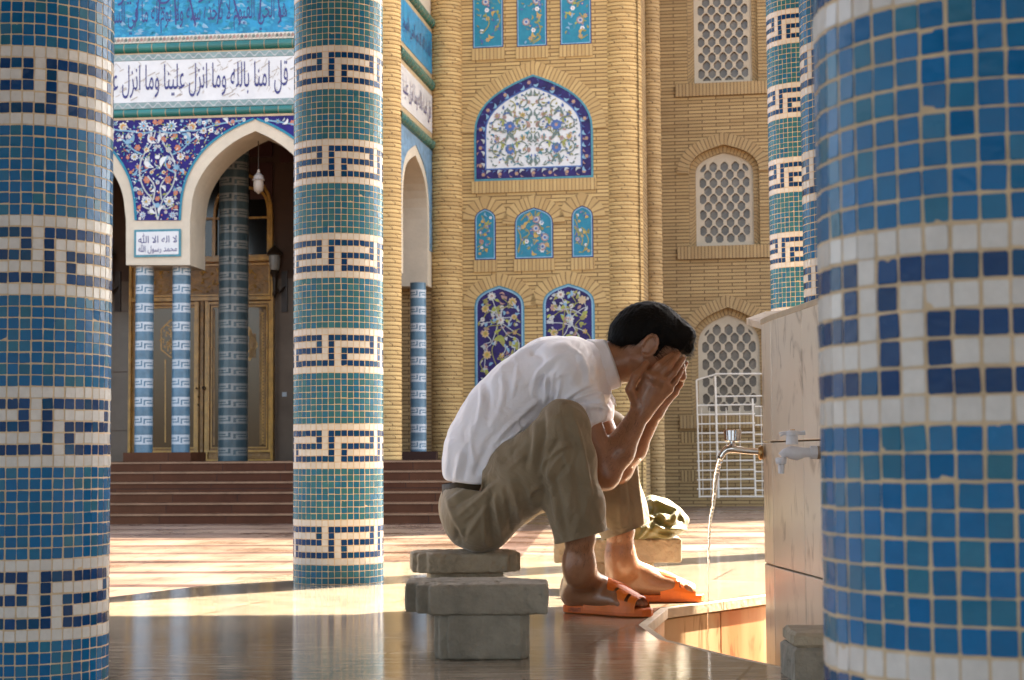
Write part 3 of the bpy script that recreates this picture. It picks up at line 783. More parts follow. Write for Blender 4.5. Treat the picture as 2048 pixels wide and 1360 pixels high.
# side walls, floor and ceiling
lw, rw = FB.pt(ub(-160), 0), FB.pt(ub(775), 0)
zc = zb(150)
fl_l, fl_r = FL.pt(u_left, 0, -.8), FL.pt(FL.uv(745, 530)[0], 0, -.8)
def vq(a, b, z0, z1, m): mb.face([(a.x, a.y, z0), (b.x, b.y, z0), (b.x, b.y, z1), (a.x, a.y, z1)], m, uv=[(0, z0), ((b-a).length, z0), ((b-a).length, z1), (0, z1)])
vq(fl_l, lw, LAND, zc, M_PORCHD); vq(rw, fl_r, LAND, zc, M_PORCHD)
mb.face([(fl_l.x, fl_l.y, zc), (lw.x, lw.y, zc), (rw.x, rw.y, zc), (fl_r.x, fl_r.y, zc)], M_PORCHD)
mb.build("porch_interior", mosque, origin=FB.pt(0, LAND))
# joints of the stone cladding
for y in (620, 742, 860): mb = MB(); frect(mb, FB, ub(150), ub(255), zb(y)-.006, zb(y)+.006, 0, .006, M_PORCHD); mb.build("cladding_joint", mosque, origin=FB.pt(ub(150), zb(y)))
mb = MB(); frect(mb, FB, ub(565), ub(574), zb(795), zb(786), 0, .02, M_KEYW); mb.build('wall_switch', mosque, origin=FB.pt(ub(570), zb(790)))
# dark ceiling coffers seen through the arch
for (x0, x1, y0, y1) in ((500, 545, 330, 402), (500, 545, 270, 318), (560, 640, 240, 330)):
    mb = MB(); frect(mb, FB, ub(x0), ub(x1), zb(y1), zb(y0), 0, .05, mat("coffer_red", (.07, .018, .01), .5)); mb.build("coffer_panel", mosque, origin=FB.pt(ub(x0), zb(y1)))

door = "entrance_door"
def dr(mb, x0, x1, y0, y1, d0, d1, m): frect(mb, FB, ub(x0), ub(x1), zb(y1), zb(y0), d0, d1, m)
def frame_ring(mb, x0, x1, y0, y1, w, d0, d1, m):
    U0, U1, Z0, Z1 = ub(x0), ub(x1), zb(y1), zb(y0); w = w/FPX*30.6
    fprism(mb, FB, [[(U0, Z0), (U1, Z0), (U1, Z1), (U0, Z1)], [(U0+w, Z0+w), (U1-w, Z0+w), (U1-w, Z1-w), (U0+w, Z1-w)]], d0, d1, m)
mb = MB(); dr(mb, 262, 550, 520, 924, 0, .06, M_DGOLD)
frame_ring(mb, 262, 550, 520, 924, 5, .06, .14, M_GOLD)
dr(mb, 268, 545, 596, 603, .06, .16, M_GOLD); dr(mb, 268, 545, 518, 526, .06, .18, M_GOLD)
frame_ring(mb, 272, 543, 530, 594, 3.5, .06, .11, M_GOLD)
rr = random.Random(4)
for i in range(170):   # carved lettering of the lintel
    x, y = rr.uniform(276, 538), rr.uniform(537, 588); a = rr.uniform(0, 3.1); L = rr.uniform(4, 13)
    c0 = (ub(x), zb(y)); c1 = (ub(x+L*math.cos(a)), zb(y+L*math.sin(a)*.7)); w = .012
    if y+L*math.sin(a)*.7 > 590 or x+L > 541: continue
    mb.face([FB.pt(c0[0]-w, c0[1], .08), FB.pt(c0[0]+w, c0[1], .08), FB.pt(c1[0]+w, c1[1], .095), FB.pt(c1[0]-w, c1[1], .095)], M_GOLD)
for dx in (396, 408, 417): dr(mb, dx-3, dx+3, 604, 920, .06, .13, M_GOLD if dx != 408 else M_DGOLD)
dframe = mb.build("door_frame", mosque, origin=FB.pt(ub(400), LAND))
for (x0, x1, gx0, gx1) in ((276, 402, 296, 392), (416, 545, 428, 536)):
    mb = MB(); dr(mb, x0, x1, 606, 918, .06, .09, M_DGOLD)
    frame_ring(mb, gx0-9, gx1+9, 606, 905, 4, .09, .125, M_GOLD); frame_ring(mb, gx0-2, gx1+2, 614, 897, 2.2, .09, .115, M_GOLD)
    leaf = mb.build("door_leaf", mosque, origin=FB.pt(ub(x0), LAND))
    mb = MB(); dr(mb, gx0, gx1, 617, 894, .09, .095, M_GLASS)
    mb.build("glass_pane", leaf, origin=FB.pt(ub(gx0), zb(894)))
    mb = MB(); c = (gx0+gx1)/2
    def orn(pts, w, m=M_GOLD):
        q = FB.uvs(pts)
        for a, b in zip(q[:-1], q[1:]):
            L = math.hypot(b[0]-a[0], b[1]-a[1]) or 1; nx, nz = -(b[1]-a[1])/L*w, (b[0]-a[0])/L*w
            mb.face([FB.pt(a[0]-nx, a[1]-nz, .1), FB.pt(b[0]-nx, b[1]-nz, .1), FB.pt(b[0]+nx, b[1]+nz, .1), FB.pt(a[0]+nx, a[1]+nz, .1)], m)
    if gx0 > 400:
        for xx in (gx0+3, gx1-12, gx1-4): orn([(xx, 620), (xx, 890)], .02, M_DGOLD)
        for k in range(40): orn([(gx1-12, 625+k*6.6), (gx1-5, 628+k*6.6), (gx1-12, 631+k*6.6)], .012)
        orn([(c+18, 660), (c+34, 690), (c+18, 722)], .03, M_GOLD); orn([(c+26, 668), (c+26, 716)], .06, M_DGOLD)
    orn([(c-18, 660), (c+2, 640), (c+22, 660), (c+22, 700), (c+2, 716), (c-18, 700), (c-18, 660)], .014)
    for k in range(60): 
        a = rr.uniform(0, 6.28); r0 = rr.uniform(2, 20); x, y = c+2+r0*math.cos(a), 678+r0*1.4*math.sin(a); a2 = rr.uniform(0, 6.28)
        orn([(x, y), (x+5*math.cos(a2), y+5*math.sin(a2))], .012)
    orn([(c-10, 720), (c-10, 885)], .012); orn([(c+14, 720), (c+14, 885)], .012)
    mb.build("gilt_ornament", leaf, origin=FB.pt(ub(c), zb(760)))
    for (hx, hy, r) in (((398.5, 777, 2.2),) if gx0 < 400 else ((413, 777, 4), )):
        mb = MB(); mb.lathe([(0.001, 0), (r/FPX*30, .01), (r/FPX*30, .05), (.001, .07)], mat("polished_steel", (.75, .70, .6), .2, metal=1.0), n=12,
                 M=Matrix.Translation(FB.pt(ub(hx), zb(hy), .12)) @ Matrix.Rotation(R(90), 4, 'X')); mb.build("door_handle", leaf, origin=FB.pt(ub(hx), zb(hy)))
    for hy in ((794, 810) if gx0 < 400 else ()):
        mb = MB(); mb.lathe([(0.001, 0), (.016, .01), (.016, .03), (.001, .04)], MATS["polished_steel"], n=12, M=Matrix.Translation(FB.pt(ub(402), zb(hy), .12)) @ Matrix.Rotation(R(90), 4, 'X')); mb.build("lock", leaf, origin=FB.pt(ub(402), zb(hy)))
# window over the door
mb = MB()
U0, U1 = ub(270), ub(547)
lp = arch_loop(U0, U1, zb(520), zb(437), zb(330), k=.9, rnd=1.0)
fprism(mb, FB, [lp], 0, .03, M_BLACKG)
win = mb.build("fanlight", mosque, origin=FB.pt(ub(408), zb(520)))
mb = MB()
fprism(mb, FB, [lp, offset_loop(lp, .05)], .03, .1, M_GOLD)
l2 = arch_loop(ub(428), U1-.05, zb(518), zb(440), zb(372), k=1.0); fprism(mb, FB, [l2, offset_loop(l2, .045)], .03, .105, M_GOLD)
dr(mb, 275, 545, 437, 441, .03, .09, M_GOLD); dr(mb, 426, 432, 440, 520, .03, .095, M_GOLD)
mb.build("window_bars", win, origin=FB.pt(ub(408), zb(437)))

# ---- rounded brick pilasters: every course rounded ------------------------------------
def pilaster(px, Y, r, zlo, zhi, name="brick_pilaster", m=None, a0=-200, a1=20, n=22, k=0.062):
    m = m or M_BRICK
    X = (px-1024)/FPX*Y; mb = MB(); rows = []; uvs = []; mats = []
    z = zlo; prof = []
    while z < zhi:
        prof += [(r-.008, z, 1), (r-.008, z+.010, 1), (r-.001, z+.013, 0), (r+.0005, z+.035, 0), (r-.002, z+k-.002, 0)]; z += k
    for (rr_, zz, mm) in prof:
        row = []; ur = []
        for i in range(n+1):
            a = R(a0+(a1-a0)*i/n); row.append((X+rr_*math.cos(a), Y+rr_*math.sin(a), zz)); ur.append((r*a+ (int(zz/k) % 7)*.05, math.floor((zz-zlo+1e-6)/k)*.062+.02+min(.05, (zz-zlo) % k)*.6))
        rows.append(row); uvs.append(ur)
    i0 = 0
    for j in range(len(rows)-1):
        mm = M_MORT if (prof[j][2] and prof[j+1][2]) else m
        for i in range(n): mb.face([rows[j][i], rows[j][i+1], rows[j+1][i+1], rows[j+1][i]], mm, uv=[uvs[j][i], uvs[j][i+1], uvs[j+1][i+1], uvs[j+1][i]])
    return mb.build(name, mosque, origin=(X, Y, zlo))
pilaster(773, 25.98, 30/FPX*26, LAND, 11)
pilaster(893.5, 28.75, 33/FPX*28.75, GZ, 11)
pilaster(1251, 28.45, 39/FPX*28.45, GZ, 11)
pilaster(1309, 29.6, 19/FPX*29.6, GZ, 11, m=M_BRICK2)

# ---- right wing: flat brick front with tile panels ----------------------------------------
uw = lambda px, py=500: FR.uv(px, py)[0]
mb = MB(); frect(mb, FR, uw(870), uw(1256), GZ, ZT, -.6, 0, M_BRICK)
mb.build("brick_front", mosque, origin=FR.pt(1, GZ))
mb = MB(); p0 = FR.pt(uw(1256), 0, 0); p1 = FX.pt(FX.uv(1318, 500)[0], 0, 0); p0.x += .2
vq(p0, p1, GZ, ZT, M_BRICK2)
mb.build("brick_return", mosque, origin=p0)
U0 = FX.uv(1316, 500)[0]
XE = 10.3; UE = (XE-FX.O.x)/FX.U.x
# openings of the lattice windows
def fx(px, py): return FX.uv(px, py)
WINS = []
for (x0, x1, yb, ys, ya, top) in ((1388, 1504, 165, -60, -140, False), (1392, 1508, 491, 345, 302, False), (1397, 1521, 830, 690, 628, False)):
    a, b = fx(x0, yb), fx(x1, yb); z0 = (a[1]+b[1])/2
    lp = arch_loop(a[0], b[0], z0, fx((x0+x1)/2, ys)[1], fx((x0+x1)/2, ya)[1], k=.62)
    WINS.append(lp)
mb = MB()
outer = [(U0, GZ), (UE, GZ), (UE, ZT), (U0, ZT)]
gap = 30/FPX*31.4*.55
holes = [offset_loop(lp, -.115) for lp in WINS]
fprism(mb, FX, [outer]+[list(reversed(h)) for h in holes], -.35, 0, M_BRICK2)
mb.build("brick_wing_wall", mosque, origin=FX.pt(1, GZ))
# radial brick rings, soldier-course sills
def brick_ring(mb, F, lp, w, d0, d1, m, start=2, full=False):
    "ring of radial bricks outside a loop (skips the bottom edge)"
    o = offset_loop(lp, -w); s = 0; n = len(lp)
    for i in range(1 if full else 2, n if full else n-1):
        j = (i+1) % n
        L = math.hypot(lp[j][0]-lp[i][0], lp[j][1]-lp[i][1])
        ns = max(1, int(L/.03))
        q = [lp[i], o[i], o[j], lp[j]]
        uv = [(0.02, s), (0.02+w, s), (0.02+w, s+L), (0.02, s+L)]
        pts = [F.pt(*p, d1) for p in q]
        mb.face(pts, m, uv=uv)
        mb.face([F.pt(*o[i], d0), F.pt(*o[j], d0), F.pt(*o[j], d1), F.pt(*o[i], d1)], m, uv=[(0, s), (0, s+L), (.1, s+L), (.1, s)])
        mb.face([F.pt(*lp[j], d0), F.pt(*lp[i], d0), F.pt(*lp[i], d1), F.pt(*lp[j], d1)], m, uv=[(0, s), (0, s+L), (.1, s+L), (.1, s)])
        s += L
def soldier(mb, F, u0, u1, z0, z1, d0, d1, m):
    w = u1-u0
    mb.face([F.pt(u0, z0, d1), F.pt(u1, z0, d1), F.pt(u1, z1, d1), F.pt(u0, z1, d1)], m, uv=[(0.01, 0), (0.01, w), (0.01+z1-z0, w), (0.01+z1-z0, 0)])
    mb.face([F.pt(u0, z1, d1), F.pt(u1, z1, d1), F.pt(u1, z1, d0), F.pt(u0, z1, d0)], m, uv=[(0, 0), (0, w), (.1, w), (.1, 0)])
    mb.face([F.pt(u0, z0, d0), F.pt(u1, z0, d0), F.pt(u1, z0, d1), F.pt(u0, z0, d1)], m, uv=[(0, 0), (0, w), (.1, w), (.1, 0)])
    for u in (u0, u1): mb.face([F.pt(u, z0, d0), F.pt(u, z0, d1), F.pt(u, z1, d1), F.pt(u, z1, d0)], m, uv=[(0, 0), (.1, 0), (.1, .2), (0, .2)])
def lattice(lp, name):
    frame = MB(); mar = .115
    inner = offset_loop(lp, mar*.62)
    zs = [p[1] for p in lp]; us = [p[0] for p in lp]; u0, u1, z0, z1 = min(us), max(us), min(zs), max(zs)
    cw = (u1-u0-2*mar*.62)/4.5; chh = cw*1.46; rw_, rh_ = cw*.34, cw*.46
    loops = [lp]; uc = (u0+u1)/2
    nrow = int((z1-z0)/(chh/2))+2
    ztop = z1-mar-rh_*1.6
    for r in range(nrow):
        zc_ = ztop-r*chh/2
        for c in range(-3, 4):
            ucx = uc+(c+(.5 if r % 2 else 0))*cw
            hexp = [(ucx+rw_, zc_-rh_*.42), (ucx+rw_, zc_+rh_*.42), (ucx+.25*rw_, zc_+rh_), (ucx-.25*rw_, zc_+rh_), (ucx-rw_, zc_+rh_*.42), (ucx-rw_, zc_-rh_*.42), (ucx-.25*rw_, zc_-rh_), (ucx+.25*rw_, zc_-rh_)]
            # clip to the inner outline (convex)
            poly = hexp
            for i in range(len(inner)):
                a, b = inner[i], inner[(i+1) % len(inner)]
                side = lambda p: (b[0]-a[0])*(p[1]-a[1])-(b[1]-a[1])*(p[0]-a[0])
                if abs(b[0]-a[0])+abs(b[1]-a[1]) < 1e-9: continue
                out = []
                for k in range(len(poly)):
                    p, q = poly[k], poly[(k+1) % len(poly)]; sp_, sq = side(p), side(q)
                    if sp_ >= 0: out.append(p)
                    if (sp_ >= 0) != (sq >= 0):
                        t = sp_/(sp_-sq); out.append((p[0]+(q[0]-p[0])*t, p[1]+(q[1]-p[1])*t))
                poly = out
                if len(poly) < 3: break
            if len(poly) < 3: continue
            ar = abs(sum(poly[i][0]*poly[(i+1) % len(poly)][1]-poly[(i+1) % len(poly)][0]*poly[i][1] for i in range(len(poly))))/2
            if ar < .002: continue
            loops.append(list(reversed(poly)))
    fprism(frame, FX, loops, -.20, -.15, M_LATT)
    o = frame.build(name, mosque, origin=FX.pt(uc, z0))
    g = MB(); fprism(g, FX, [lp], -.225, -.215, M_BEHIND)
    g.build("glazing", o, origin=FX.pt(uc, z0, -.3))
for lp, hl in zip(WINS, holes):
    lattice(lp, "lattice_window")
    mb = MB()
    # reveal of the stepped arch in brick
    brick_ring(mb, FX, lp, .115, -.3, -.10, M_RING2, full=True)
    brick_ring(mb, FX, hl, .21, -.01, .03, M_RING2)
    us = [p[0] for p in hl]; z0 = min(p[1] for p in lp)
    mb.build("brick_arch", mosque, origin=FX.pt(us[0], z0)); mb = MB()
    soldier(mb, FX, min(us)-.22, max(us)+.22, z0-.235, z0-.004, -.3, .05, M_RING2)
    mb.build("brick_sill", mosque, origin=FX.pt(us[0], z0))
# little square inserts of upright bricks near the ground
for y in (875, 952):
    mb = MB(); a, b = fx(1362, y+11), fx(1391, y-11); soldier(mb, FX, a[0], b[0], a[1], b[1], 0, .012, M_BRICK2)
    mb.build("brick_inset", mosque, origin=FX.pt(a[0], a[1]))

# ---- tile panels of the right wing ------------------------------------------------------
def panel_floral(kind, fl, lp, seed):
    r = random.Random(seed); us = [p[0] for p in lp]; zs = [p[1] for p in lp]; u0, u1, z0, z1 = min(us), max(us), min(zs), max(zs); w = u1-u0; px = 28.7/FPX
    if kind == 'white':
        uc = (u0+u1)/2; L = px
        for sg in (-1, 1):
            for (cx, cy, ch) in ((47, 48, 0), (47, 96, 1), (47, 143, 2)):
                c = (uc+sg*cx*L, z0+cy*L)
                fl.spiral((c[0]-sg*23*L, c[1]-12*L), 19*L, .5 if sg > 0 else 2.6, .9, .010, M_SLATE, sgn=sg)
                fl.spiral((c[0]+sg*24*L, c[1]-12*L), 19*L, 2.6 if sg > 0 else .5, .9, .010, M_SLATE, sgn=-sg)
                fl.spiral((c[0], c[1]-22*L), 15*L, 1.57, .8, .009, M_OLIVE, sgn=sg)
            for (cx, cy) in ((47, 38), (47, 84), (52, 133)):
                c = (uc+sg*cx*L, z0+cy*L)
                fl.rosette(c, 10.5*L, 9, M_MBLUE, M_PINK, depth=.15, m2=M_LBLUE if cy == 133 else None)
                fl.star((c[0], c[1]-13*L), 8*L, 3, M_SLATE, a0=-1.57, fan=2.2)
                for k in (-1, 1):
                    fl.leaf((c[0]+k*8*L, c[1]-22*L), 17*L, 2.8*L, 1.57+k*.35, M_SLATE, bend=.3*k)
                    fl.leaf((c[0]+k*19*L, c[1]+8*L), 18*L, 3.2*L, 1.57-k*.45, M_LIME, bend=.55*k)
                    fl.leaf((c[0]+k*20*L, c[1]-4*L), 6*L, 3*L, .2*k, M_MBLUE)
                    fl.star((c[0]+k*26*L, c[1]+22*L), 7.5*L, 7, M_YELLOW if k > 0 else M_PINK, M_OLIVE, a0=.3)
                    fl.rosette((c[0]+k*11*L, c[1]+19*L), 4.6*L, 5, M_PINK, M_SLATE)
                    fl.leaf((c[0]+k*30*L, c[1]-2*L), 11*L, 2.2*L, .6*k+.4, M_OLIVE, bend=.4*k)
                    fl.leaf((c[0]+k*13*L, c[1]-9*L), 13*L, 1.8*L, k*.5, M_SLATE, bend=.4*k)
            for cy in (12, 60, 108, 150):
                fl.leaf((uc+sg*7*L, z0+cy*L), 16*L, 2.8*L, 1.57+sg*.5, M_SLATE, bend=.4*sg); fl.leaf((uc+sg*13*L, z0+(cy+13)*L), 11*L, 3.2*L, -.4*sg, M_TURQ2, bend=.8*sg)
                fl.rosette((uc+sg*9*L, z0+(cy+24)*L), 4.5*L, 6, M_PINK, M_OLIVE)
                fl.spiral((uc+sg*10*L, z0+(cy+2)*L), 9*L, 1.57, .8, .009, M_SLATE, sgn=sg)
        for i in range(240):
            c = (r.uniform(0, w/2), r.uniform(z0, z1)); a = r.uniform(0, 6.28); ln = r.uniform(5, 11)*L; m = r.choice([M_SLATE, M_SLATE, M_OLIVE, M_PINK, M_TURQ2, M_MBLUE]); bd = r.uniform(-.6, .6)
            fl.leaf((uc+c[0], c[1]), ln, r.uniform(.9, 1.9)*L, a, m, bend=bd); fl.leaf((uc-c[0], c[1]), ln, r.uniform(.9, 1.9)*L, math.pi-a, m, bend=-bd)
    elif kind == 'violet':
        L = px
        pts = [(.33, .92, 9, 'w'), (.80, .86, 9, 'y'), (.58, .90, 6, 'p'), (.18, .79, 8, 'y'), (.52, .67, 9.5, 'w'), (.12, .68, 5, 'w'), (.84, .70, 6, 'y'), (.18, .53, 8, 'y'), (.85, .54, 6, 'o'), (.5, .45, 8, 'l'), (.22, .31, 9, 'y'), (.85, .40, 7, 'l'),
               (.55, .30, 7, 'o'), (.15, .13, 6, 'l'), (.5, .12, 8, 'w'), (.82, .18, 8, 'y'), (.56, .80, 5, 'w'), (.42, .76, 7, 'l')]
        nodes = []
        for fu, fz, rr_, k in pts:
            c = (u0+fu*w, z0+fz*(z1-z0)); nodes.append(c)
        for i in range(len(nodes)-1):
            a, b = nodes[i], nodes[(i+3) % len(nodes)]; mid = ((a[0]+b[0])/2+r.uniform(-.12, .12), (a[1]+b[1])/2+r.uniform(-.1, .1))
            fl.vine(smooth_path([a, (a[0]+r.uniform(-.2, .2), a[1]*.6+b[1]*.4), mid, b], 3), .007, M_GREY if i % 2 else M_OLIVE)
        for i in range(130):
            c = (r.uniform(u0, u1), r.uniform(z0, z1))
            fl.leaf(c, r.uniform(6, 15)*L, r.uniform(1.6, 3.4)*L, r.uniform(0, 6.28), r.choice([M_OLIVE, M_LIME, M_GREY, M_PINK, M_LBLUE, M_GREY]), bend=r.uniform(-.7, .7))
        for (fu, fz, rr_, k), c in zip(pts, nodes):
            if k == 'w': fl.rosette(c, rr_*L, 9, M_GREY, M_PINK, m2=M_CREAMG)
            elif k == 'y': fl.rosette(c, rr_*L, 8, M_SAND, M_OLIVE, m2=M_YELLOW)
            elif k == 'p': fl.star(c, rr_*L*1.3, 4, M_PINK, a0=1.2, fan=2.4)
            elif k == 'o': fl.star(c, rr_*L, 7, M_YELLOW, M_PINK)
            else: fl.leaf(c, rr_*3*L, rr_*.8*L, r.uniform(-.4, .5), M_LIME, bend=.5); fl.leaf((c[0]+4*L, c[1]-5*L), rr_*2*L, rr_*.5*L, 2.2, M_OLIVE, bend=-.4)
    else:   # turquoise grounds
        L = px; big = kind == 'turq_big'
        n = 26 if big else 16
        for i in range(70 if big else 40):
            c = (r.uniform(u0, u1), r.uniform(z0, z1))
            fl.leaf(c, r.uniform(5, 12)*L, r.uniform(1, 2.4)*L, r.uniform(0, 6.28), r.choice([M_OLIVE, M_LIME, M_TURQ2, M_SLATE, M_LBLUE, M_MBLUE]), bend=r.uniform(-.7, .7))
        for i in range(8):
            a = (r.uniform(u0, u1), r.uniform(z0, z1)); b = (a[0]+r.uniform(-.12, .12), a[1]+r.uniform(.1, .35)); fl.vine(smooth_path([a, (b[0]+.08, (a[1]+b[1])/2), b], 2), .009, M_OLIVE)
        for i in range(n):
            fu, fz = r.uniform(.12, .88), (i+.5)/n; c = (u0+fu*w, z0+fz*(z1-z0)); k = i % 5
            if k == 0: fl.rosette(c, (8.5 if big else 5)*L, 10, M_PINK, M_MBLUE, m2=M_GREY)
            elif k == 1: fl.star(c, (6 if big else 4)*L, 7, M_YELLOW, M_PINK)
            elif k == 2: fl.leaf(c, 14*L if big else 8*L, 3*L, r.uniform(0, 3), M_YELLOW, bend=.7)
            elif k == 3: fl.rosette(c, (5 if big else 3.2)*L, 6, M_WHITEG, M_PINK)
            else: fl.rosette(c, (4 if big else 3)*L, 5, M_MBLUE, M_YELLOW)
def tile_panel(x0, x1, yb, ys, ya, kind, ground, b1, b2, seed, name="tile_panel", bw=3.5, k=.62):
    a, b = FR.uv(x0, yb), FR.uv(x1, yb); z0 = FR.uv((x0+x1)/2, yb)[1]; L = 28.7/FPX
    lp = arch_loop(a[0], b[0], z0, FR.uv((x0+x1)/2, ys)[1], FR.uv((x0+x1)/2, ya)[1], k=k)
    mb = MB()
    lo1 = offset_loop(lp, bw*.45*L); lo2 = offset_loop(lp, bw*L)
    fprism(mb, FR, [lp, list(reversed(lo1))], 0, .012, b1); fprism(mb, FR, [lo1, list(reversed(lo2))], 0, .018, b2)
    fprism(mb, FR, [lo2], 0, .010, ground)
    fl = Floral(mb, FR, offset_loop(lo2, .005), .010, seed); panel_floral(kind, fl, lo2, seed)
    o = mb.build(name, mosque, origin=FR.pt((a[0]+b[0])/2, z0))
    mb = MB(); brick_ring(mb, FR, lp, .20, -.01, .02, M_RING, start=2)
    mb.build("brick_arch", mosque, origin=FR.pt((a[0]+b[0])/2, z0)); mb = MB()
    soldier(mb, FR, a[0]-.02, b[0]+.02, z0-.20, z0-.003, -.02, .022, M_RING)
    mb.build("brick_sill", mosque, origin=FR.pt((a[0]+b[0])/2, z0))
    return lp
for i, (x0, x1, yb) in enumerate(((946, 1007, 96), (1034, 1094, 93), (1121, 1183, 89))): tile_panel(x0, x1, yb, -90, -130, 'turq_big', M_TURQ, M_VIOLET, M_LBLUE, 20+i)
for i, (x0, x1, yb, ys, ya, kd) in enumerate(((950, 992, 520, 440, 417, 't'), (1030, 1107, 517.5, 447, 415, 'turq_big'), (1144, 1187, 515, 434, 411, 't'))): tile_panel(x0, x1, yb, ys, ya, kd, M_TURQ, M_VIOLET, M_LBLUE, 30+i, bw=4)
for i, (x0, x1, ys, ya) in enumerate(((950, 1050, 614, 571), (1087, 1191, 609, 567))): tile_panel(x0, x1, 775, ys, ya, 'violet', M_VIOLET, M_TURQ2, M_LBLUE, 40+i, bw=6)
# the broad white panel with its flowered border
a, b = FR.uv(949, 358), FR.uv(1187, 358); z0 = FR.uv(1068, 359)[1]; L = 28.7/FPX
lp = arch_loop(a[0], b[0], z0, FR.uv(1068, 262)[1], FR.uv(1068, 149)[1], k=.52)
mb = MB(); lo1 = offset_loop(lp, 4*L); lo2 = offset_loop(lp, 22*L); lo3 = offset_loop(lp, 25*L)
fprism(mb, FR, [lp, list(reversed(lo1))], 0, .02, M_TURQ2); fprism(mb, FR, [lo1, list(reversed(lo2))], 0, .012, M_VIOLET); fprism(mb, FR, [lo2, list(reversed(lo3))], 0, .018, M_MBLUE)
fprism(mb, FR, [lo3], 0, .010, M_WHITEG)
fl = Floral(mb, FR, offset_loop(lo3, .005), .010, 50); panel_floral('white', fl, lo3, 50)
fb = Floral(mb, FR, lo1, .012, 51); mid = offset_loop(lp, 13*L); rb = random.Random(6)
for i in range(len(mid)):
    p, q = mid[i], mid[(i+1) % len(mid)]; D = math.hypot(q[0]-p[0], q[1]-p[1]); n = max(1, int(D/(11*L)))
    an = math.atan2(q[1]-p[1], q[0]-p[0])
    for k in range(n):
        t = (k+.5)/n; c = (p[0]+(q[0]-p[0])*t, p[1]+(q[1]-p[1])*t); sg = 1 if (i+k) % 2 else -1
        fb.leaf((c[0]-math.sin(an)*sg*3*L, c[1]+math.cos(an)*sg*3*L), 12*L, 2.6*L, an+.5*sg, M_GREY if k % 2 else M_LBLUE, bend=.7*sg)
        if (i+k) % 3 == 0: fb.rosette(c, 4.2*L, 6, M_PINK, M_YELLOW)
        fb.leaf((c[0]+math.sin(an)*sg*4*L, c[1]-math.cos(an)*sg*4*L), 8*L, 1.2*L, an-.6*sg, M_PINK if k % 2 else M_MBLUE, bend=-.6*sg)
mb.build("tile_panel", mosque, origin=FR.pt((a[0]+b[0])/2, z0))
mb = MB(); brick_ring(mb, FR, lp, .22, -.01, .02, M_RING, start=2); mb.build("brick_arch", mosque, origin=FR.pt((a[0]+b[0])/2, z0)); mb = MB(); soldier(mb, FR, a[0]-.05, b[0]+.05, z0-.2, z0-.003, -.02, .022, M_RING)
mb.build("brick_sill", mosque, origin=FR.pt((a[0]+b[0])/2, z0))

# ---- side wall of the portal, seen at a steep angle -----------------------------------------
pA = P(800, 500, 26.15); pB = P(863, 500, 28.6)
class FrameAB(Frame):
    def __init__(s, a, b):
        s.O = Vector((a.x, a.y, 0)); s.U = Vector((b.x-a.x, b.y-a.y, 0)); s.len = s.U.length; s.U.normalize(); s.N = Vector((s.U.y, -s.U.x, 0))
        if s.N.dot(CP-s.O) < 0: s.N = -s.N
FW = FrameAB(pA, pB)
wl = FW.len
sw = lambda px, py: FW.uv(px, py)
zsp = sw(832, 560)[1]
apx = sw(826, 291); e0, e1 = sw(806, 480)[0], sw(855, 480)[0]
al = arch_loop(e0, e1, zsp, sw(830, 420)[1], apx[1]-.12, k=.75)
mb = MB()
outer = [(-.3, zsp), (e0, zsp)]
ring = [(-.3, zsp)]+[al[0]]+list(reversed(al[2:]))+[al[1]]+[(wl+.3, zsp), (wl+.3, ZT), (-.3, ZT)]
fprism(mb, FW, [ring], -.5, 0, M_CREAM, back=True)
vq(FW.pt(-.3, 0, -.9), FW.pt(wl+.4, 0, -.9), LAND-.1, zsp+.02, M_BRICK2)
vq(FW.pt(-.3, 0, -.88), FW.pt(wl+.4, 0, -.88), zsp, ZT, M_PL)
vq(FW.pt(wl+.05, 0, -.9), FW.pt(wl+.05, 0, .0), GZ, zsp, M_BRICK2)
mb.build("portal_side_wall", mosque, origin=FW.pt(wl/2, zsp))
mb = MB()
alo = offset_loop(al, -.16)
blue = [(-.25, zsp+.3)]+[alo[0]]+list(reversed(alo[2:]))+[alo[1]]+[(wl+.2, zsp+.3)]
M_SPB = mat("pale_blue_spandrel_glaze", (.13, .25, .36), .3, var=.5, vscale=9)
zm3 = sw(862, 290)[1]
fprism(mb, FW, [[(-.25, sw(806, 470)[1])]+[(alo[0][0], sw(806, 470)[1])]+[p for p in reversed(alo[2:]) if p[1] > sw(806, 470)[1]]+[(alo[1][0], sw(806, 470)[1]), (wl+.2, sw(806, 470)[1]), (wl+.2, zm3-.1), (-.25, zm3-.1)]], 0, .012, M_SPB)
mb.build("spandrel_tilework", mosque, origin=FW.pt(wl/2, zsp))
for (pya) in ((862, 290), (862, 172), (862, 48)):
    zc_ = sw(*pya)[1]; half_round(FW, -.2, wl+.12, zc_, .085, M_TEAL, "teal_moulding")
zz = [sw(862, 290)[1], sw(862, 172)[1], sw(862, 48)[1]]
for (z0, z1, m, nm, tx) in ((zz[0]+.1, zz[1]-.1, M_WHITEG, "white_calligraphy_band", 'قل امنا بالله وما انزل علينا'), (zz[1]+.1, zz[2]-.1, M_SKYG, "blue_calligraphy_band", 'الله لا اله الا هو الحي القيوم')):
    mb = MB(); frect(mb, FW, -.2, wl+.05, z0, z1, 0, .02, M_SAND); frect(mb, FW, -.1, wl-.05, z0+.08, z1-.08, .02, .028, m)
    lettering(mb, FW, shape(tx), .1, wl-.2, z0+.2, z1-.2, .034, M_INK)
    mb.build(nm, mosque, origin=FW.pt(wl/2, z0))
key_column(836, 27.55, 16/FPX*27.55, zat(836, 903, 27.55), zat(836, 566, 27.55), 33.6/FPX*27.55, 16.5/FPX*27.55, phase=.1)
mb = MB(); c = P(836, 903, 27.55); mb.box(c.x-.32, c.x+.3, 27.2, 27.95, LAND, c.z, M_STEP); mb.build("column_plinth", mosque, origin=(c.x, 27.5, LAND))

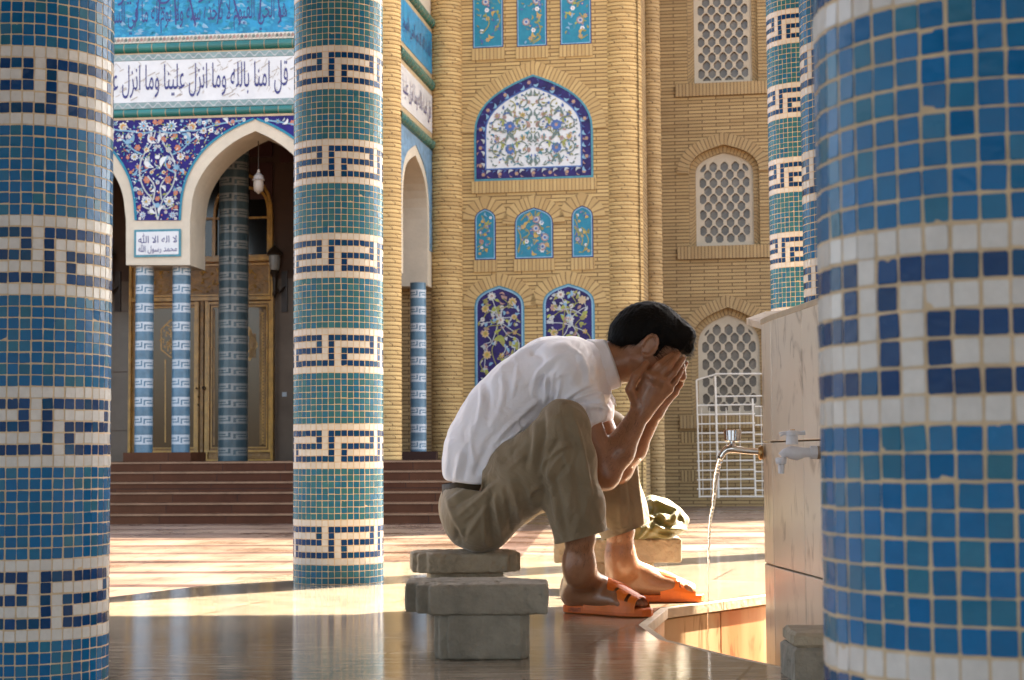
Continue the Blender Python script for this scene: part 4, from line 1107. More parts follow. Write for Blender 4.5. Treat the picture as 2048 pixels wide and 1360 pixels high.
# ---- the body of the building behind
mb = MB()
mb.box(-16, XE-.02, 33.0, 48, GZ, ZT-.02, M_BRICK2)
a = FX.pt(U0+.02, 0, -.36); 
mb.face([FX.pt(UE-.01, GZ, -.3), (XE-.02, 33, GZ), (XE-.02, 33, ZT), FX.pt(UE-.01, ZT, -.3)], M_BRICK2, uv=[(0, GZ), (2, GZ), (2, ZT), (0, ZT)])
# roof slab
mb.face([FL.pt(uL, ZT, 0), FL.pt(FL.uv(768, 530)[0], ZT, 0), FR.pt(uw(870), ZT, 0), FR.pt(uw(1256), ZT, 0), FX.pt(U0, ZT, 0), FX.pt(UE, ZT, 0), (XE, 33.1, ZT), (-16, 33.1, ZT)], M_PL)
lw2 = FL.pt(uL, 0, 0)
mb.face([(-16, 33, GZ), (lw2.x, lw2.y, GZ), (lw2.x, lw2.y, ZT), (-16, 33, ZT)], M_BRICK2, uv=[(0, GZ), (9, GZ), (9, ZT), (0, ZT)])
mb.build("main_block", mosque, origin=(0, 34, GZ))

# ---- entrance steps ------------------------------------------------------------------
steps = thing("entrance_steps", "wide flight of red brown stone steps up to the mosque doors", "steps", FL.pt(-2, GZ, 2))
sh = (LAND-GZ)/6
us0, us1 = FL.uv(-260, 900)[0], FL.uv(1015, 1000)[0]
for i in range(6):
    d1 = .42+(5-i)*.3; zt = GZ+sh*(i+1); mb = MB()
    frect(mb, FL, us0, us1, GZ+sh*i, zt-.03, -.2, d1, M_STEP)
    dn = d1+.014; back = d1-.32 if i < 5 else -4.6
    q = [FL.pt(us0, zt, dn), FL.pt(us1, zt, dn), FL.pt(us1, zt, back), FL.pt(us0, zt, back)]
    mb.face(q, M_STEP, uv=[(us0, 0), (us1, 0), (us1, 1), (us0, 1)])
    mb.face([FL.pt(us0, zt-.03, dn), FL.pt(us1, zt-.03, dn), FL.pt(us1, zt-.006, dn), FL.pt(us0, zt-.006, dn)], M_NOSE)
    mb.face([FL.pt(us0, zt-.006, dn), FL.pt(us1, zt-.006, dn), FL.pt(us1, zt, dn-.008), FL.pt(us0, zt, dn-.008)], M_NOSE)
    mb.face([FL.pt(us0, zt-.03, d1), FL.pt(us1, zt-.03, d1), FL.pt(us1, zt-.03, dn), FL.pt(us0, zt-.03, dn)], M_STEP)
    mb.face([FL.pt(us1, GZ, -.2), FL.pt(us1, GZ, d1), FL.pt(us1, zt, dn), FL.pt(us1, zt, -.2)][::-1], M_STEP, uv=[(0, 0), (1, 0), (1, 1), (0, 1)])
    mb.build("step", steps, origin=FL.pt(-2, GZ+sh*i, d1))

# ---- lamps --------------------------------------------------------------------------
M_BRONZE = mat("dark_bronze", (.035, .022, .013), .45, var=.3)
M_OPAL = mat("ribbed_opal_glass", (.30, .285, .25), .35, sss=0.0)
def wall_lantern(px, label, Fw, cy=485, s=1.0):
    u, z = Fw.uv(px, 555); k = 30.3/FPX*s; base = Fw.pt(u, z, 0)
    t = thing("wall_lantern", label, "wall lamp", base, "lanterns of the mosque porch")
    ax = Matrix.Translation(Fw.pt(u-14*k, z, .22))
    mb = MB(); mb.lathe([(.002, 72*k), (1.5*k, 68*k), (1.5*k, 62*k), (9*k, 56*k), (17*k, 46*k), (15*k, 43*k), (11*k, 42*k)], M_BRONZE, n=12, M=ax); mb.build("lantern_cap", t, origin=ax.translation)
    mb = MB(); mb.lathe([(11.5*k, 42*k), (11*k, 25*k), (9*k, 14*k), (7*k, 12*k)], M_OPAL, n=12, M=ax); mb.build("lamp_shade", t, smooth=False, origin=ax.translation)
    mb = MB(); mb.lathe([(8*k, 12*k), (10*k, 8*k), (5*k, -2*k), (3*k, -30*k), (5*k, -36*k), (.5*k, -44*k)], M_BRONZE, n=10, M=ax)
    mb.tube([Fw.pt(u-14*k, z-20*k, .22), Fw.pt(u-6*k, z-32*k, .14), Fw.pt(u+2*k, z-20*k, .05)], 2.2*k, M_BRONZE); frect(mb, Fw, u-5*k, u+7*k, z-70*k, z+12*k, 0, .05, M_BRONZE)
    mb.build("bracket", t, origin=base)
wall_lantern(569, "bronze wall lantern with ribbed opal glass to the right of the gilded doors", FB)
wall_lantern(236, "bronze wall lantern half hidden by the mosaic column at the left edge", FB)
q = FW.pt(.55, sw(812, 395)[1], -.85); t = thing("wall_lantern", "tiny dark lantern inside the narrow pointed side arch", "wall lamp", q, "lanterns of the mosque porch")
ax = Matrix.Translation(q+FW.N*.15); mb = MB(); mb.lathe([(.002, .25), (.10, .12), (.12, .10), (.03, .09)], M_BRONZE, n=10, M=ax); mb.tube([q, q+FW.N*.15+Vector((0, 0, .1))], .015, M_BRONZE); mb.build("lantern_cap", t, origin=q)
mb = MB(); mb.lathe([(.085, .1), (.10, 0), (.05, -.14), (.01, -.2)], M_BRONZE, n=10, M=ax); mb.build("lamp_shade", t, origin=q)
tp = P(516.5, 274, 26.9)
hl = thing("hanging_lamp", "small white glass lamp hanging on a cord under the pointed portal arch", "pendant lamp", tp)
k = 26.9/FPX; ax = Matrix.Translation(P(517, 385, 26.9))
mb = MB(); mb.tube([tp+Vector((0, 0, .12)), P(516.8, 338, 26.9)], .008, M_BRONZE); mb.build("cord", hl, origin=tp)
mb = MB(); mb.lathe([(2*k, 47*k), (3*k, 44*k), (3*k, 40*k), (9*k, 34*k), (11*k, 27*k), (13.5*k, 25*k), (10.5*k, 24*k)], mat("lamp_white_metal", (.36, .33, .30), .5), n=14, M=ax); mb.build("lamp_cap", hl, origin=ax.translation)
mb = MB(); mb.lathe([(10*k, 24*k), (10.5*k, 14*k), (9*k, 3*k), (4*k, 0), (1*k, -3*k)], mat("lamp_opal_glass", (.36, .31, .25), .4), n=14, M=ax); mb.build("lamp_shade", hl, smooth=True, origin=ax.translation)

# ---- white steel barrier gate in front of the lowest lattice window -------------------------------
M_WSTEEL = mat("white_painted_steel", (.66, .60, .50), .45, var=.12, vscale=6)
FG = Frame(1425, 30.6, -0.10)
gate = thing("steel_gate", "white painted steel bar gate leaning before the lowest lattice window", "gate", FG.pt(FG.uv(1460, 995)[0], GZ))
def bar(mb, a, b, r): mb.tube([FG.pt(*FG.uv(*a), 0), FG.pt(*FG.uv(*b), 0)], r/FPX*30.6, M_WSTEEL, n=6)
mb = MB()
for a, b, r in (((1393, 760), (1399, 995), 1.8), ((1430, 752), (1437, 996), 2.4), ((1430, 748), (1600, 747), 1.5), ((1393, 760), (1430, 749), 1.5), ((1432, 793), (1600, 791), 1.5), ((1399, 993), (1600, 993), 1.7), ((1505, 797), (1511, 992), 1.9)): bar(mb, a, b, r)
mb.build("gate_frame", gate, origin=FG.pt(FG.uv(1430, 995)[0], GZ))
for i in range(10):
    y = 809+i*18.6; mb = MB(); bar(mb, (1394, y+2), (1510, y), 1.5); bar(mb, (1510, y+4), (1600, y+4), 1.2); mb.build("cross_bar", gate, origin=FG.pt(FG.uv(1394, y)[0], FG.uv(1394, y)[1]))
FGB = Frame(1425, 30.85, -0.10)
for x in (1404, 1420, 1453, 1480, 1523, 1540):
    mb = MB(); mb.tube([FGB.pt(*FGB.uv(x-1, 815)), FGB.pt(*FGB.uv(x+2, 990))], .9/FPX*30.8, M_WSTEEL, n=6); mb.build("upright_bar", gate, origin=FGB.pt(*FGB.uv(x, 990)))
# ------------------------------------------------------------------ ablution fountain
M_MARBLE = None
def marble_mat(name, base, vein, stain, sscale=1.2, amt=.5):
    m = bpy.data.materials.new(name); m.use_nodes = True; n = m.node_tree.nodes; l = m.node_tree.links
    b = n["Principled BSDF"]; b.inputs['Roughness'].default_value = .28
    tc = n.new("ShaderNodeTexCoord"); mp = n.new("ShaderNodeMapping"); mp.inputs['Scale'].default_value = (1, 1, .38); l.new(tc.outputs['Object'], mp.inputs[0])
    n1 = n.new("ShaderNodeTexNoise"); n1.inputs['Scale'].default_value = 6; n1.inputs['Detail'].default_value = 8; n1.inputs['Distortion'].default_value = 1.6; l.new(mp.outputs[0], n1.inputs[0])
    cr = n.new("ShaderNodeValToRGB"); e = cr.color_ramp.elements; e[0].position = .455; e[0].color = (1, 1, 1, 1); e[1].position = .545; e[1].color = (1, 1, 1, 1)
    x = cr.color_ramp.elements.new(.5); x.color = (*[v for v in vein], 1); l.new(n1.outputs[0], cr.inputs[0])
    n2 = n.new("ShaderNodeTexNoise"); n2.inputs['Scale'].default_value = 3.2; n2.inputs['Detail'].default_value = 7; l.new(mp.outputs[0], n2.inputs[0])
    mr = n.new("ShaderNodeMapRange"); mr.inputs[1].default_value = .42; mr.inputs[2].default_value = .66; mr.inputs[4].default_value = amt; l.new(n2.outputs[0], mr.inputs[0])
    a = n.new("ShaderNodeMix"); a.data_type = 'RGBA'; a.inputs[6].default_value = (*base, 1); a.inputs[7].default_value = (*stain, 1); l.new(mr.outputs[0], a.inputs[0])
    g = n.new("ShaderNodeMix"); g.data_type = 'RGBA'; g.blend_type = 'MULTIPLY'; g.inputs[0].default_value = 1; l.new(a.outputs[2], g.inputs[6])
    # veins only in patches
    n3 = n.new("ShaderNodeTexNoise"); n3.inputs['Scale'].default_value = 9; n3.inputs['Detail'].default_value = 3; l.new(tc.outputs['Object'], n3.inputs[0])
    m3 = n.new("ShaderNodeMapRange"); m3.inputs[1].default_value = .48; m3.inputs[2].default_value = .62; l.new(n3.outputs[0], m3.inputs[0])
    v = n.new("ShaderNodeMix"); v.data_type = 'RGBA'; v.inputs[6].default_value = (1, 1, 1, 1); l.new(m3.outputs[0], v.inputs[0]); l.new(cr.outputs[0], v.inputs[7])
    l.new(v.outputs[2], g.inputs[7]); l.new(g.outputs[2], b.inputs['Base Color'])
    bp = n.new("ShaderNodeBump"); bp.inputs['Distance'].default_value = .0015; bp.inputs['Strength'].default_value = .6; l.new(n2.outputs[0], bp.inputs['Height']); l.new(bp.outputs[0], b.inputs['Normal'])
    return m
M_MARBLE = marble_mat("grey_white_marble", (.76, .67, .56), (.56, .53, .50), (.62, .49, .36), amt=.55)
M_RUST = marble_mat("stained_marble", (.62, .45, .26), (.6, .5, .4), (.50, .19, .06), amt=.9); M_RUST.node_tree.nodes['Mapping'].inputs['Scale'].default_value = (1.6, 1.6, .3); M_RUST.node_tree.nodes['Principled BSDF'].inputs['Roughness'].default_value = .65
M_RIM = mat("worn_pale_rim", (.62, .52, .38), .6, var=.2, vscale=12, bump=.003, bscale=50)
M_JOINT = mat("cement_joint", (.28, .19, .11), .9)
FZ = .775; TFZ = -.34
FPOLY = [(.682, 4.64), (.686, 4.50), (.733, 3.93), (1.05, 3.45), (1.7, 3.45), (2.15, 3.95), (2.2, 4.8), (1.6, 5.4), (.98, 5.45), (.87, 5.2)]
fountain = thing("ablution_fountain", "marble clad ablution fountain with wall taps and a sunken foot trough", "fountain", (1.4, 4.5, TFZ))
def slab_wall(mb, a, b, z0, z1, m, t=.02, gap=.002, tilt=0):
    "marble slab on the outside of edge a-b (outside is to the right of a->b)"
    a, b = Vector((*a, 0)), Vector((*b, 0)); u = (b-a).normalized(); n = Vector((u.y, -u.x, 0)); L = (b-a).length
    M = Matrix((( u.x, n.x, 0, a.x), (u.y, n.y, 0, a.y), (0, 0, 1, 0), (0, 0, 0, 1)))
    # box in (u, n, z): mirrored frame, so swap corners to keep outward normals
    x0, x1 = gap, L-gap; z0 += gap; z1 -= gap; c = .0015
    def q(pts): mb.face([M @ Vector(p) for p in pts], m)
    o = [(x0+c, t, z0+c), (x1-c, t, z0+c), (x1-c, t, z1-c), (x0+c, t, z1-c)]; i = [(x0, t-c, z0), (x1, t-c, z0), (x1, t-c, z1), (x0, t-c, z1)]; k = [(x0, 0, z0), (x1, 0, z0), (x1, 0, z1), (x0, 0, z1)]
    q(o)
    for s in range(4):
        w = (s+1) % 4; q([i[s], i[w], o[w], o[s]]); q([k[s], k[w], i[w], i[s]])
mb = MB()
inner = FPOLY
mb.poly_prism(inner, TFZ-.02, FZ-.004, M_JOINT)
mb.build("cement_core", fountain, origin=(1.4, 4.5, TFZ))
rows_z = [(TFZ, .143), (.143, .46), (.46, FZ)]
mb = MB()
for i in range(len(FPOLY)):
    a, b = FPOLY[i], FPOLY[(i+1) % len(FPOLY)]
    L = math.hypot(b[0]-a[0], b[1]-a[1]); 
    # polygon runs counter-clockwise, outside is on the right
    if i == 1: cuts = [0, .322*L/.572, L]
    else: k = max(1, round(L/.42)); cuts = [L*j/k for j in range(k+1)]
    for c0, c1 in zip(cuts[:-1], cuts[1:]):
        p = (a[0]+(b[0]-a[0])*c0/L, a[1]+(b[1]-a[1])*c0/L); q = (a[0]+(b[0]-a[0])*c1/L, a[1]+(b[1]-a[1])*c1/L)
        for z0, z1 in rows_z: slab_wall(mb, p, q, z0, z1, M_MARBLE)
mb.build("marble_wall", fountain, origin=(.66, 4.2, TFZ))
mb = MB(); top = [(x+(x-1.4)*.03, y+(y-4.6)*.006) for x, y in FPOLY]
mb.poly_prism(top, FZ-.004, FZ+.012, mat("worn_top_stone", (.42, .33, .22), .6, var=.2, vscale=9), bev=.002)
mb.build("top_slab", fountain, origin=(1.4, 4.5, FZ))
# loose wet slab lying across the far corner of the top
mb = MB(); c = [P(1493, 637, 4.98), P(1522, 645, 4.78), P(1530, 641, 4.74), P(1640, 606, 4.25), P(1570, 620, 4.9), P(1531, 623, 5.2)]
for sgn in (0, 1):
    pts = [p+Vector((0, 0, -.018*sgn)) for p in c]
    mb.face(pts if not sgn else list(reversed(pts)), M_MARBLE)
for i in range(len(c)): j = (i+1) % len(c); d = Vector((0, 0, -.018)); mb.face([c[i]+d, c[j]+d, c[j], c[i]], M_MARBLE)
mb.build("loose_slab", fountain, origin=c[0])
# trough: stained slabs, rim, floor
tw = MB(); k = len(TROUGH)
for i in range(k):
    a, b = TROUGH[i], TROUGH[(i+1) % k]
    # TROUGH runs clockwise seen from above here; the walls face the inside
    L = math.hypot(b[0]-a[0], b[1]-a[1]); n = max(1, round(L/.2)) if i not in (4, 5) else (1 if i == 4 else 2)
    for j in range(n):
        p = (a[0]+(b[0]-a[0])*j/n, a[1]+(b[1]-a[1])*j/n); q = (a[0]+(b[0]-a[0])*(j+1)/n, a[1]+(b[1]-a[1])*(j+1)/n)
        slab_wall(tw, p, q, TFZ, -.032, M_RUST, t=.012, gap=.0022)
        slab_wall(tw, p, q, -.030, -.001, M_RIM, t=.022, gap=.0004)
    tw.face([(a[0], a[1], TFZ), (b[0], b[1], TFZ), (b[0], b[1], -.002), (a[0], a[1], -.002)], M_JOINT)
tw.build("trough_wall", fountain, origin=(.4, 4.6, TFZ))
mb = MB()
lt = [Vector((x, y, TFZ)) for x, y in TROUGH]
for t in tessellate_polygon([lt]):
    q = [lt[i] for i in t]
    if (q[1]-q[0]).cross(q[2]-q[0]).z < 0: q.reverse()
    mb.face(q, mat("wet_trough_floor", (.30, .21, .12), .15, var=.3, vscale=7))
mb.build("trough_floor", fountain, origin=(.4, 4.6, TFZ))

# ------------------------------------------------------------------ taps
M_CHROME = mat("chrome", (.80, .78, .76), .12, metal=1.0, var=.1, vscale=60)
M_BRASS = mat("worn_brass", (.50, .30, .12), .38, metal=.8, var=.3, vscale=60)
M_WPLASTIC = mat("white_tap_plastic", (.66, .66, .70), .4, var=.05, vscale=40)
YT = 4.62
def T(px, py, Y=YT): return P(px, py, Y)
q0 = T(1523, 903)
chrome = thing("chrome_tap", "running chrome tap with a ribbed round handle and brass flange", "tap", q0)
k = YT/FPX
mb = MB(); mb.lathe([(9*k, 0), (13*k, 1*k), (14.5*k, 4*k), (13*k, 8*k), (9*k, 10*k)], M_BRASS, n=20, M=Matrix.Translation(T(1526, 905)) @ Matrix.Rotation(R(-90), 4, 'Y')); mb.build("wall_flange", chrome, smooth=True, origin=q0)
mb = MB(); mb.tube([T(1518, 903), T(1495, 902), T(1474, 899), T(1462, 897), T(1453, 899), T(1446, 905), T(1441, 914)], [6.5*k, 6.3*k, 7*k, 9*k, 8*k, 7*k, 6.3*k], M_CHROME, n=14)
mb.tube([T(1464, 897), T(1464.5, 884)], [8*k, 5.5*k], M_CHROME, n=12); mb.build("spout", chrome, smooth=True, origin=q0)
mb = MB(); rows = []
for (r, z) in ((8, 884), (14.5, 883), (16, 881), (17.5, 866), (18, 861), (16, 858.5), (5, 858)):
    c = T(1465, z); rows.append([c+Vector((math.cos(a)*r*k*(1-(.05 if i % 2 else 0)), math.sin(a)*r*k*(1-(.05 if i % 2 else 0)), 0)) for i, a in enumerate([2*math.pi*j/40 for j in range(40)])])
mb.grid(rows, M_CHROME, closed=True); mb.face(rows[-1], M_BRASS); mb.build("ribbed_handle", chrome, origin=T(1465, 884))
YW = 4.02
def T2(px, py, Y=YW): return P(px, py, Y)
k = YW/FPX; q1 = T2(1637, 905)
white = thing("white_tap", "closed white plastic tap with a T handle on the marble wall", "tap", q1)
mb = MB(); mb.tube([T2(1640, 905), T2(1634, 905)], 13*k, M_JOINT, n=14)
mb.tube([T2(1634, 905), T2(1620, 904.5)], [13.5*k, 13*k], M_WPLASTIC, n=8); mb.tube([T2(1620, 905), T2(1608, 905), T2(1594, 907), T2(1580, 905), T2(1570, 906), T2(1562, 913)], [9.5*k, 10*k, 14*k, 13*k, 9*k, 8*k], M_WPLASTIC, n=16)
mb.build("tap_body", white, smooth=True, origin=q1)
mb = MB(); mb.lathe([(8.5*k, 0), (11.5*k, -1*k), (11.5*k, -8*k), (9.5*k, -13*k), (6.5*k, -14.5*k), (6*k, -32*k), (4.5*k, -32*k)], M_WPLASTIC, n=20, M=Matrix.Translation(T2(1562, 915))); mb.build("nozzle", white, smooth=False, origin=T2(1562, 915))
mb = MB(); mb.lathe([(12*k, 0), (12.5*k, 1*k), (11.5*k, 17*k), (12.5*k, 18*k), (12*k, 25*k), (6*k, 28.5*k)], M_WPLASTIC, n=20, M=Matrix.Translation(T2(1584, 889)))
mb.tube([T2(1559, 869.5), T2(1566, 866.5), T2(1584, 866), T2(1602, 866), T2(1610, 865)], [4.5*k, 4*k, 5*k, 4*k, 4.8*k], M_WPLASTIC, n=10)
mb.lathe([(5*k, 0), (5*k, 2*k), (.5*k, 2.4*k)], M_BRASS, n=12, M=Matrix.Translation(T2(1585, 861))); mb.build("tap_handle", white, smooth=False, origin=T2(1584, 889))
# running water
M_WATER = mat("water", (1, 1, 1), .03, trans=1.0, ior=1.33, spec=.5)
mb = MB(); rw = random.Random(2); pts, rad = [], []
ctrl = [(1441, 914), (1437, 930), (1432, 948), (1429.5, 970), (1428, 992), (1425.5, 1015), (1422.5, 1032), (1419, 1050), (1418, 1075), (1417.5, 1100), (1417, 1130), (1416.5, 1170), (1416, 1230), (1415, 1350), (1414, 1490)]
cp = smooth_path(ctrl, 3); n = len(cp)
for i, (x, y) in enumerate(cp):
    t = i/(n-1); pts.append(T(x+rw.uniform(-.9, .9), y, YT)); rad.append(YT/FPX*(5.2*(1-t)**1.4+1.1+rw.uniform(-.5, .5)*(.5+(1-t)*.9)))
mb.tube(pts, rad, M_WATER, n=10)
tag(mb.build("water_stream", smooth=True, origin=T(1441, 914)), "thin bright stream of water falling from the chrome tap", "water")

# ------------------------------------------------------------------ concrete stools
M_CONC = mat("grey_concrete", (.165, .148, .115), .85, var=.35, vscale=9, bump=.012, bscale=38, col2=(.31, .275, .215))
M_CONCW = mat("pale_worn_concrete", (.24, .20, .14), .85, var=.3, vscale=9, bump=.012, bscale=38, col2=(.42, .35, .25))
def chip(poly, n, r, amt):
    "subdivide and roughen an outline"
    out = []
    for i in range(len(poly)):
        a, b = poly[i], poly[(i+1) % len(poly)]
        for j in range(n):
            t = j/n; x, y = a[0]+(b[0]-a[0])*t, a[1]+(b[1]-a[1])*t
            out.append((x+r.uniform(-amt, amt), y+r.uniform(-amt, amt)))
    return out
def cross_poly(w, d, nx, ny):
    "rectangle with stepped corners"
    return [(-w+nx, -d), (w-nx, -d), (w-nx*.0, -d+ny*.0), (w, -d+ny), (w, d-ny), (w-nx, d-ny), (w-nx, d), (-w+nx, d), (-w+nx, d-ny), (-w, d-ny), (-w, -d+ny), (-w+nx, -d+ny)]
def oct_poly(w, d, c): return [(-w+c, -d), (w-c, -d), (w, -d+c), (w, d-c), (w-c, d), (-w+c, d), (-w, d-c), (-w, -d+c)]
STOOLS = []
def stool(label, X, Y, rot, slab, ped, h, hs, top_m, m, seed, name="concrete_stool"):
    t = thing(name, label, "stool", (X, Y, 0), "concrete stools round the fountain")
    STOOLS.append((t, X, Y, rot, slab, ped, h, hs, m, seed))
    return t
def onz(px, py, z=0): v = PZ(px, py, z); return v.x, v.y
# near stool: pedestal front foot at y=1315, slab front 862-1098
yn = .425*FPX/(1315-915); kx = yn/FPX
x_ = (960-1024)*kx
slab0 = [(-.095, -.115), (.147, -.115), (.153, -.108), (.153, .05), (.118, .05), (.118, .09), (.07, .09), (.07, .125), (-.105, .125), (-.105, .09), (-.15, .09), (-.15, -.035), (-.128, -.055), (-.128, -.085), (-.095, -.09)]
ped = [(-.055, -.10), (.085, -.10), (.112, -.075), (.112, .09), (.06, .105), (-.07, .105), (-.085, .02), (-.085, -.04), (-.075, -.05), (-.062, -.085)]
stool("grey concrete stool in front, empty, with a notched thick slab, nearest the camera", x_-.013, yn+.10, 0, [(-.02, .153, -.115, -.02), (-.098, .10, -.118, .10), (-.126, .118, -.09, .09), (-.152, .07, -.04, .125), (-.09, .155, -.05, .05)], [(-.058, .098, -.105, .08), (-.088, .114, -.07, .10), (-.078, .108, -.09, .09)], .158, .063, M_CONC, M_CONC, 1)
# the stool under the man
ys = 4.86; xs = (927-1024)/FPX*ys
stool("concrete stool with a thin rounded seat that the man sits on", xs, ys, R(6), [(-.148, .148, -.07, .08), (-.135, .135, -.105, .11), (-.11, .11, -.13, .13)], [(-.10, .10, -.09, .09)], .167, .052, M_CONCW, M_CONCW, 2)
# stool with the jacket
yj = 5.52; xj = (1234-1024)/FPX*yj
stool("pale sunlit concrete stool behind the man's feet with a green jacket on it", xj, yj+.12, R(-2), [(-.2, .2, -.13, .13)], [(-.115, .115, -.09, .10), (-.10, .10, -.10, .10)], .168, .075, M_CONCW, M_CONCW, 3)
# rough block at the foot of the marble wall
yb_ = 3.3; xb = (1640-1024)/FPX*yb_
bl = thing("concrete_block", "rough grey concrete block at the foot of the marble wall beside the nearest column", "block", (xb, yb_+.08, TFZ)); r = random.Random(9)
hb = zat(1600, 1268, yb_)
mb = MB(); mb.poly_prism(chip([(-.055, -.07), (.2, -.07), (.2, .10), (-.055, .10)], 5, r, .003), TFZ, hb-.028, M_CONC, Matrix.Translation((xb, yb_+.08, 0)), bev=.006); mb.build("block_body", bl, origin=(xb, yb_+.08, TFZ))
mb = MB(); mb.poly_prism(chip([(-.052, -.066), (.2, -.066), (.2, .10), (-.052, .10)], 8, r, .004), hb-.028, hb, M_CONCW, Matrix.Translation((xb, yb_+.08, 0)), bev=.006); mb.build("mortar_cap", bl, origin=(xb, yb_+.08, hb))
# ------------------------------------------------------------------ the seated man: smooth implicit surfaces
class SDF:
    "smooth union of tapered capsules and ellipsoids on a grid, turned into a mesh by surface nets"
    def __init__(s): s.p = []
    def cap(s, a, b, ra, rb=None, k=.02, sq=None):
        s.p.append(('c', np.array(a, float), np.array(b, float), ra, ra if rb is None else rb, k, +1)); return s
    def chain(s, pts, rad, k=.02):
        for i in range(len(pts)-1): s.cap(pts[i], pts[i+1], rad[i], rad[i+1], k)
        return s
    def ell(s, c, axes, rot=None, k=.02):
        s.p.append(('e', np.array(c, float), np.array(axes, float), np.array(rot if rot is not None else np.eye(3), float), 0, k, +1)); return s
    def box(s, c, half, r=.006, k=.006, rot=None):
        s.p.append(('b', np.array(c, float), np.array(half, float)-r, np.array(rot if rot is not None else np.eye(3), float), r, k, +1)); return s
    def cut(s, a, b, ra, rb=None, k=.01):
        s.p.append(('c', np.array(a, float), np.array(b, float), ra, ra if rb is None else rb, k, -1)); return s
    def plane(s, pt, n, k=.004):   # keep the side opposite to n
        s.p.append(('p', np.array(pt, float), np.array(n, float)/np.linalg.norm(n), 0, 0, k, -2)); return s
    @staticmethod
    def prim(q, X):
        t = q[0]
        if t == 'c':
            a, b = q[1], q[2]; ab = b-a; L2 = float(ab @ ab)+1e-12
            h = np.clip(((X-a) @ ab)/L2, 0, 1)
            d = X-a-h[..., None]*ab
            return np.sqrt((d*d).sum(-1))-(q[3]+(q[4]-q[3])*h)
        if t == 'e':
            Y = (X-q[1]) @ q[3]; r = q[2]
            k0 = np.sqrt(((Y/r)**2).sum(-1)); k1 = np.sqrt(((Y/(r*r))**2).sum(-1))+1e-9
            return k0*(k0-1)/k1
        if t == 'b':
            D = np.abs((X-q[1]) @ q[3])-q[2]
            return np.sqrt((np.maximum(D, 0)**2).sum(-1))+np.minimum(D.max(-1), 0)-q[4]
        return (X-q[1]) @ q[2]
    @staticmethod
    def mix(d, e, k, op):
        if op == 1:
            h = np.clip(.5+.5*(e-d)/k, 0, 1) if False else np.clip(.5+.5*(d-e)/k, 0, 1)
            return d+(e-d)*h-k*h*(1-h)
        if op == -1: e2 = -e
        else: e2 = e
        h = np.clip(.5-.5*(d-e2)/k, 0, 1)
        return d+(e2-d)*h+k*h*(1-h)
    def bbox(s, q, pad):
        if q[0] == 'c':
            r = max(q[3], q[4])+pad; return np.minimum(q[1], q[2])-r, np.maximum(q[1], q[2])+r
        if q[0] in 'eb':
            r = np.abs(q[3]) @ q[2]+pad+(q[4] if q[0] == 'b' else 0); return q[1]-r, q[1]+r
        return None
    def eval(s, X):
        d = np.full(X.shape[:-1], 1.0)
        for q in s.p: d = s.mix(d, s.prim(q, X), q[5], q[6])
        return d
    def mesh(s, h, warp=None, lim=None):
        los, his = zip(*[s.bbox(q, .02) for q in s.p if q[0] != 'p' and q[6] == 1])
        lo, hi = np.min(los, 0)-2*h, np.max(his, 0)+2*h
        if lim is not None: lo, hi = np.maximum(lo, lim[0]), np.minimum(hi, lim[1])
        n = np.ceil((hi-lo)/h).astype(int)+1
        ax = [lo[i]+h*np.arange(n[i]) for i in range(3)]
        V = np.full(n, .06, dtype=np.float32)
        for q in s.p:
            bb = s.bbox(q, .045+q[5])
            if bb is None: i0, i1 = np.zeros(3, int), n
            else: i0 = np.clip(np.floor((bb[0]-lo)/h).astype(int), 0, n); i1 = np.clip(np.ceil((bb[1]-lo)/h).astype(int)+1, 0, n)
            if (i1 <= i0).any(): continue
            G = np.stack(np.meshgrid(ax[0][i0[0]:i1[0]], ax[1][i0[1]:i1[1]], ax[2][i0[2]:i1[2]], indexing='ij'), -1)
            sl_ = tuple(slice(a, b) for a, b in zip(i0, i1))
            V[sl_] = s.mix(V[sl_], s.prim(q, G), q[5], q[6])
        if warp is not None:
            G = np.stack(np.meshgrid(*ax, indexing='ij'), -1); V = V+warp(G)
        return surface_nets(V, lo, h)
    def hit(s, px, py, y0=4.2, y1=5.6):
        "first point of the surface along the ray of a pixel"
        d = np.array(ray(px, py)); o = np.array(CP); t = y0/d[1]
        for _ in range(90):
            x = o+d*t; v = float(s.eval(x[None])[0])
            if v < .0008: return x
            t += max(.0006, v*.7)
            if t*d[1] > y1: return None
        return None
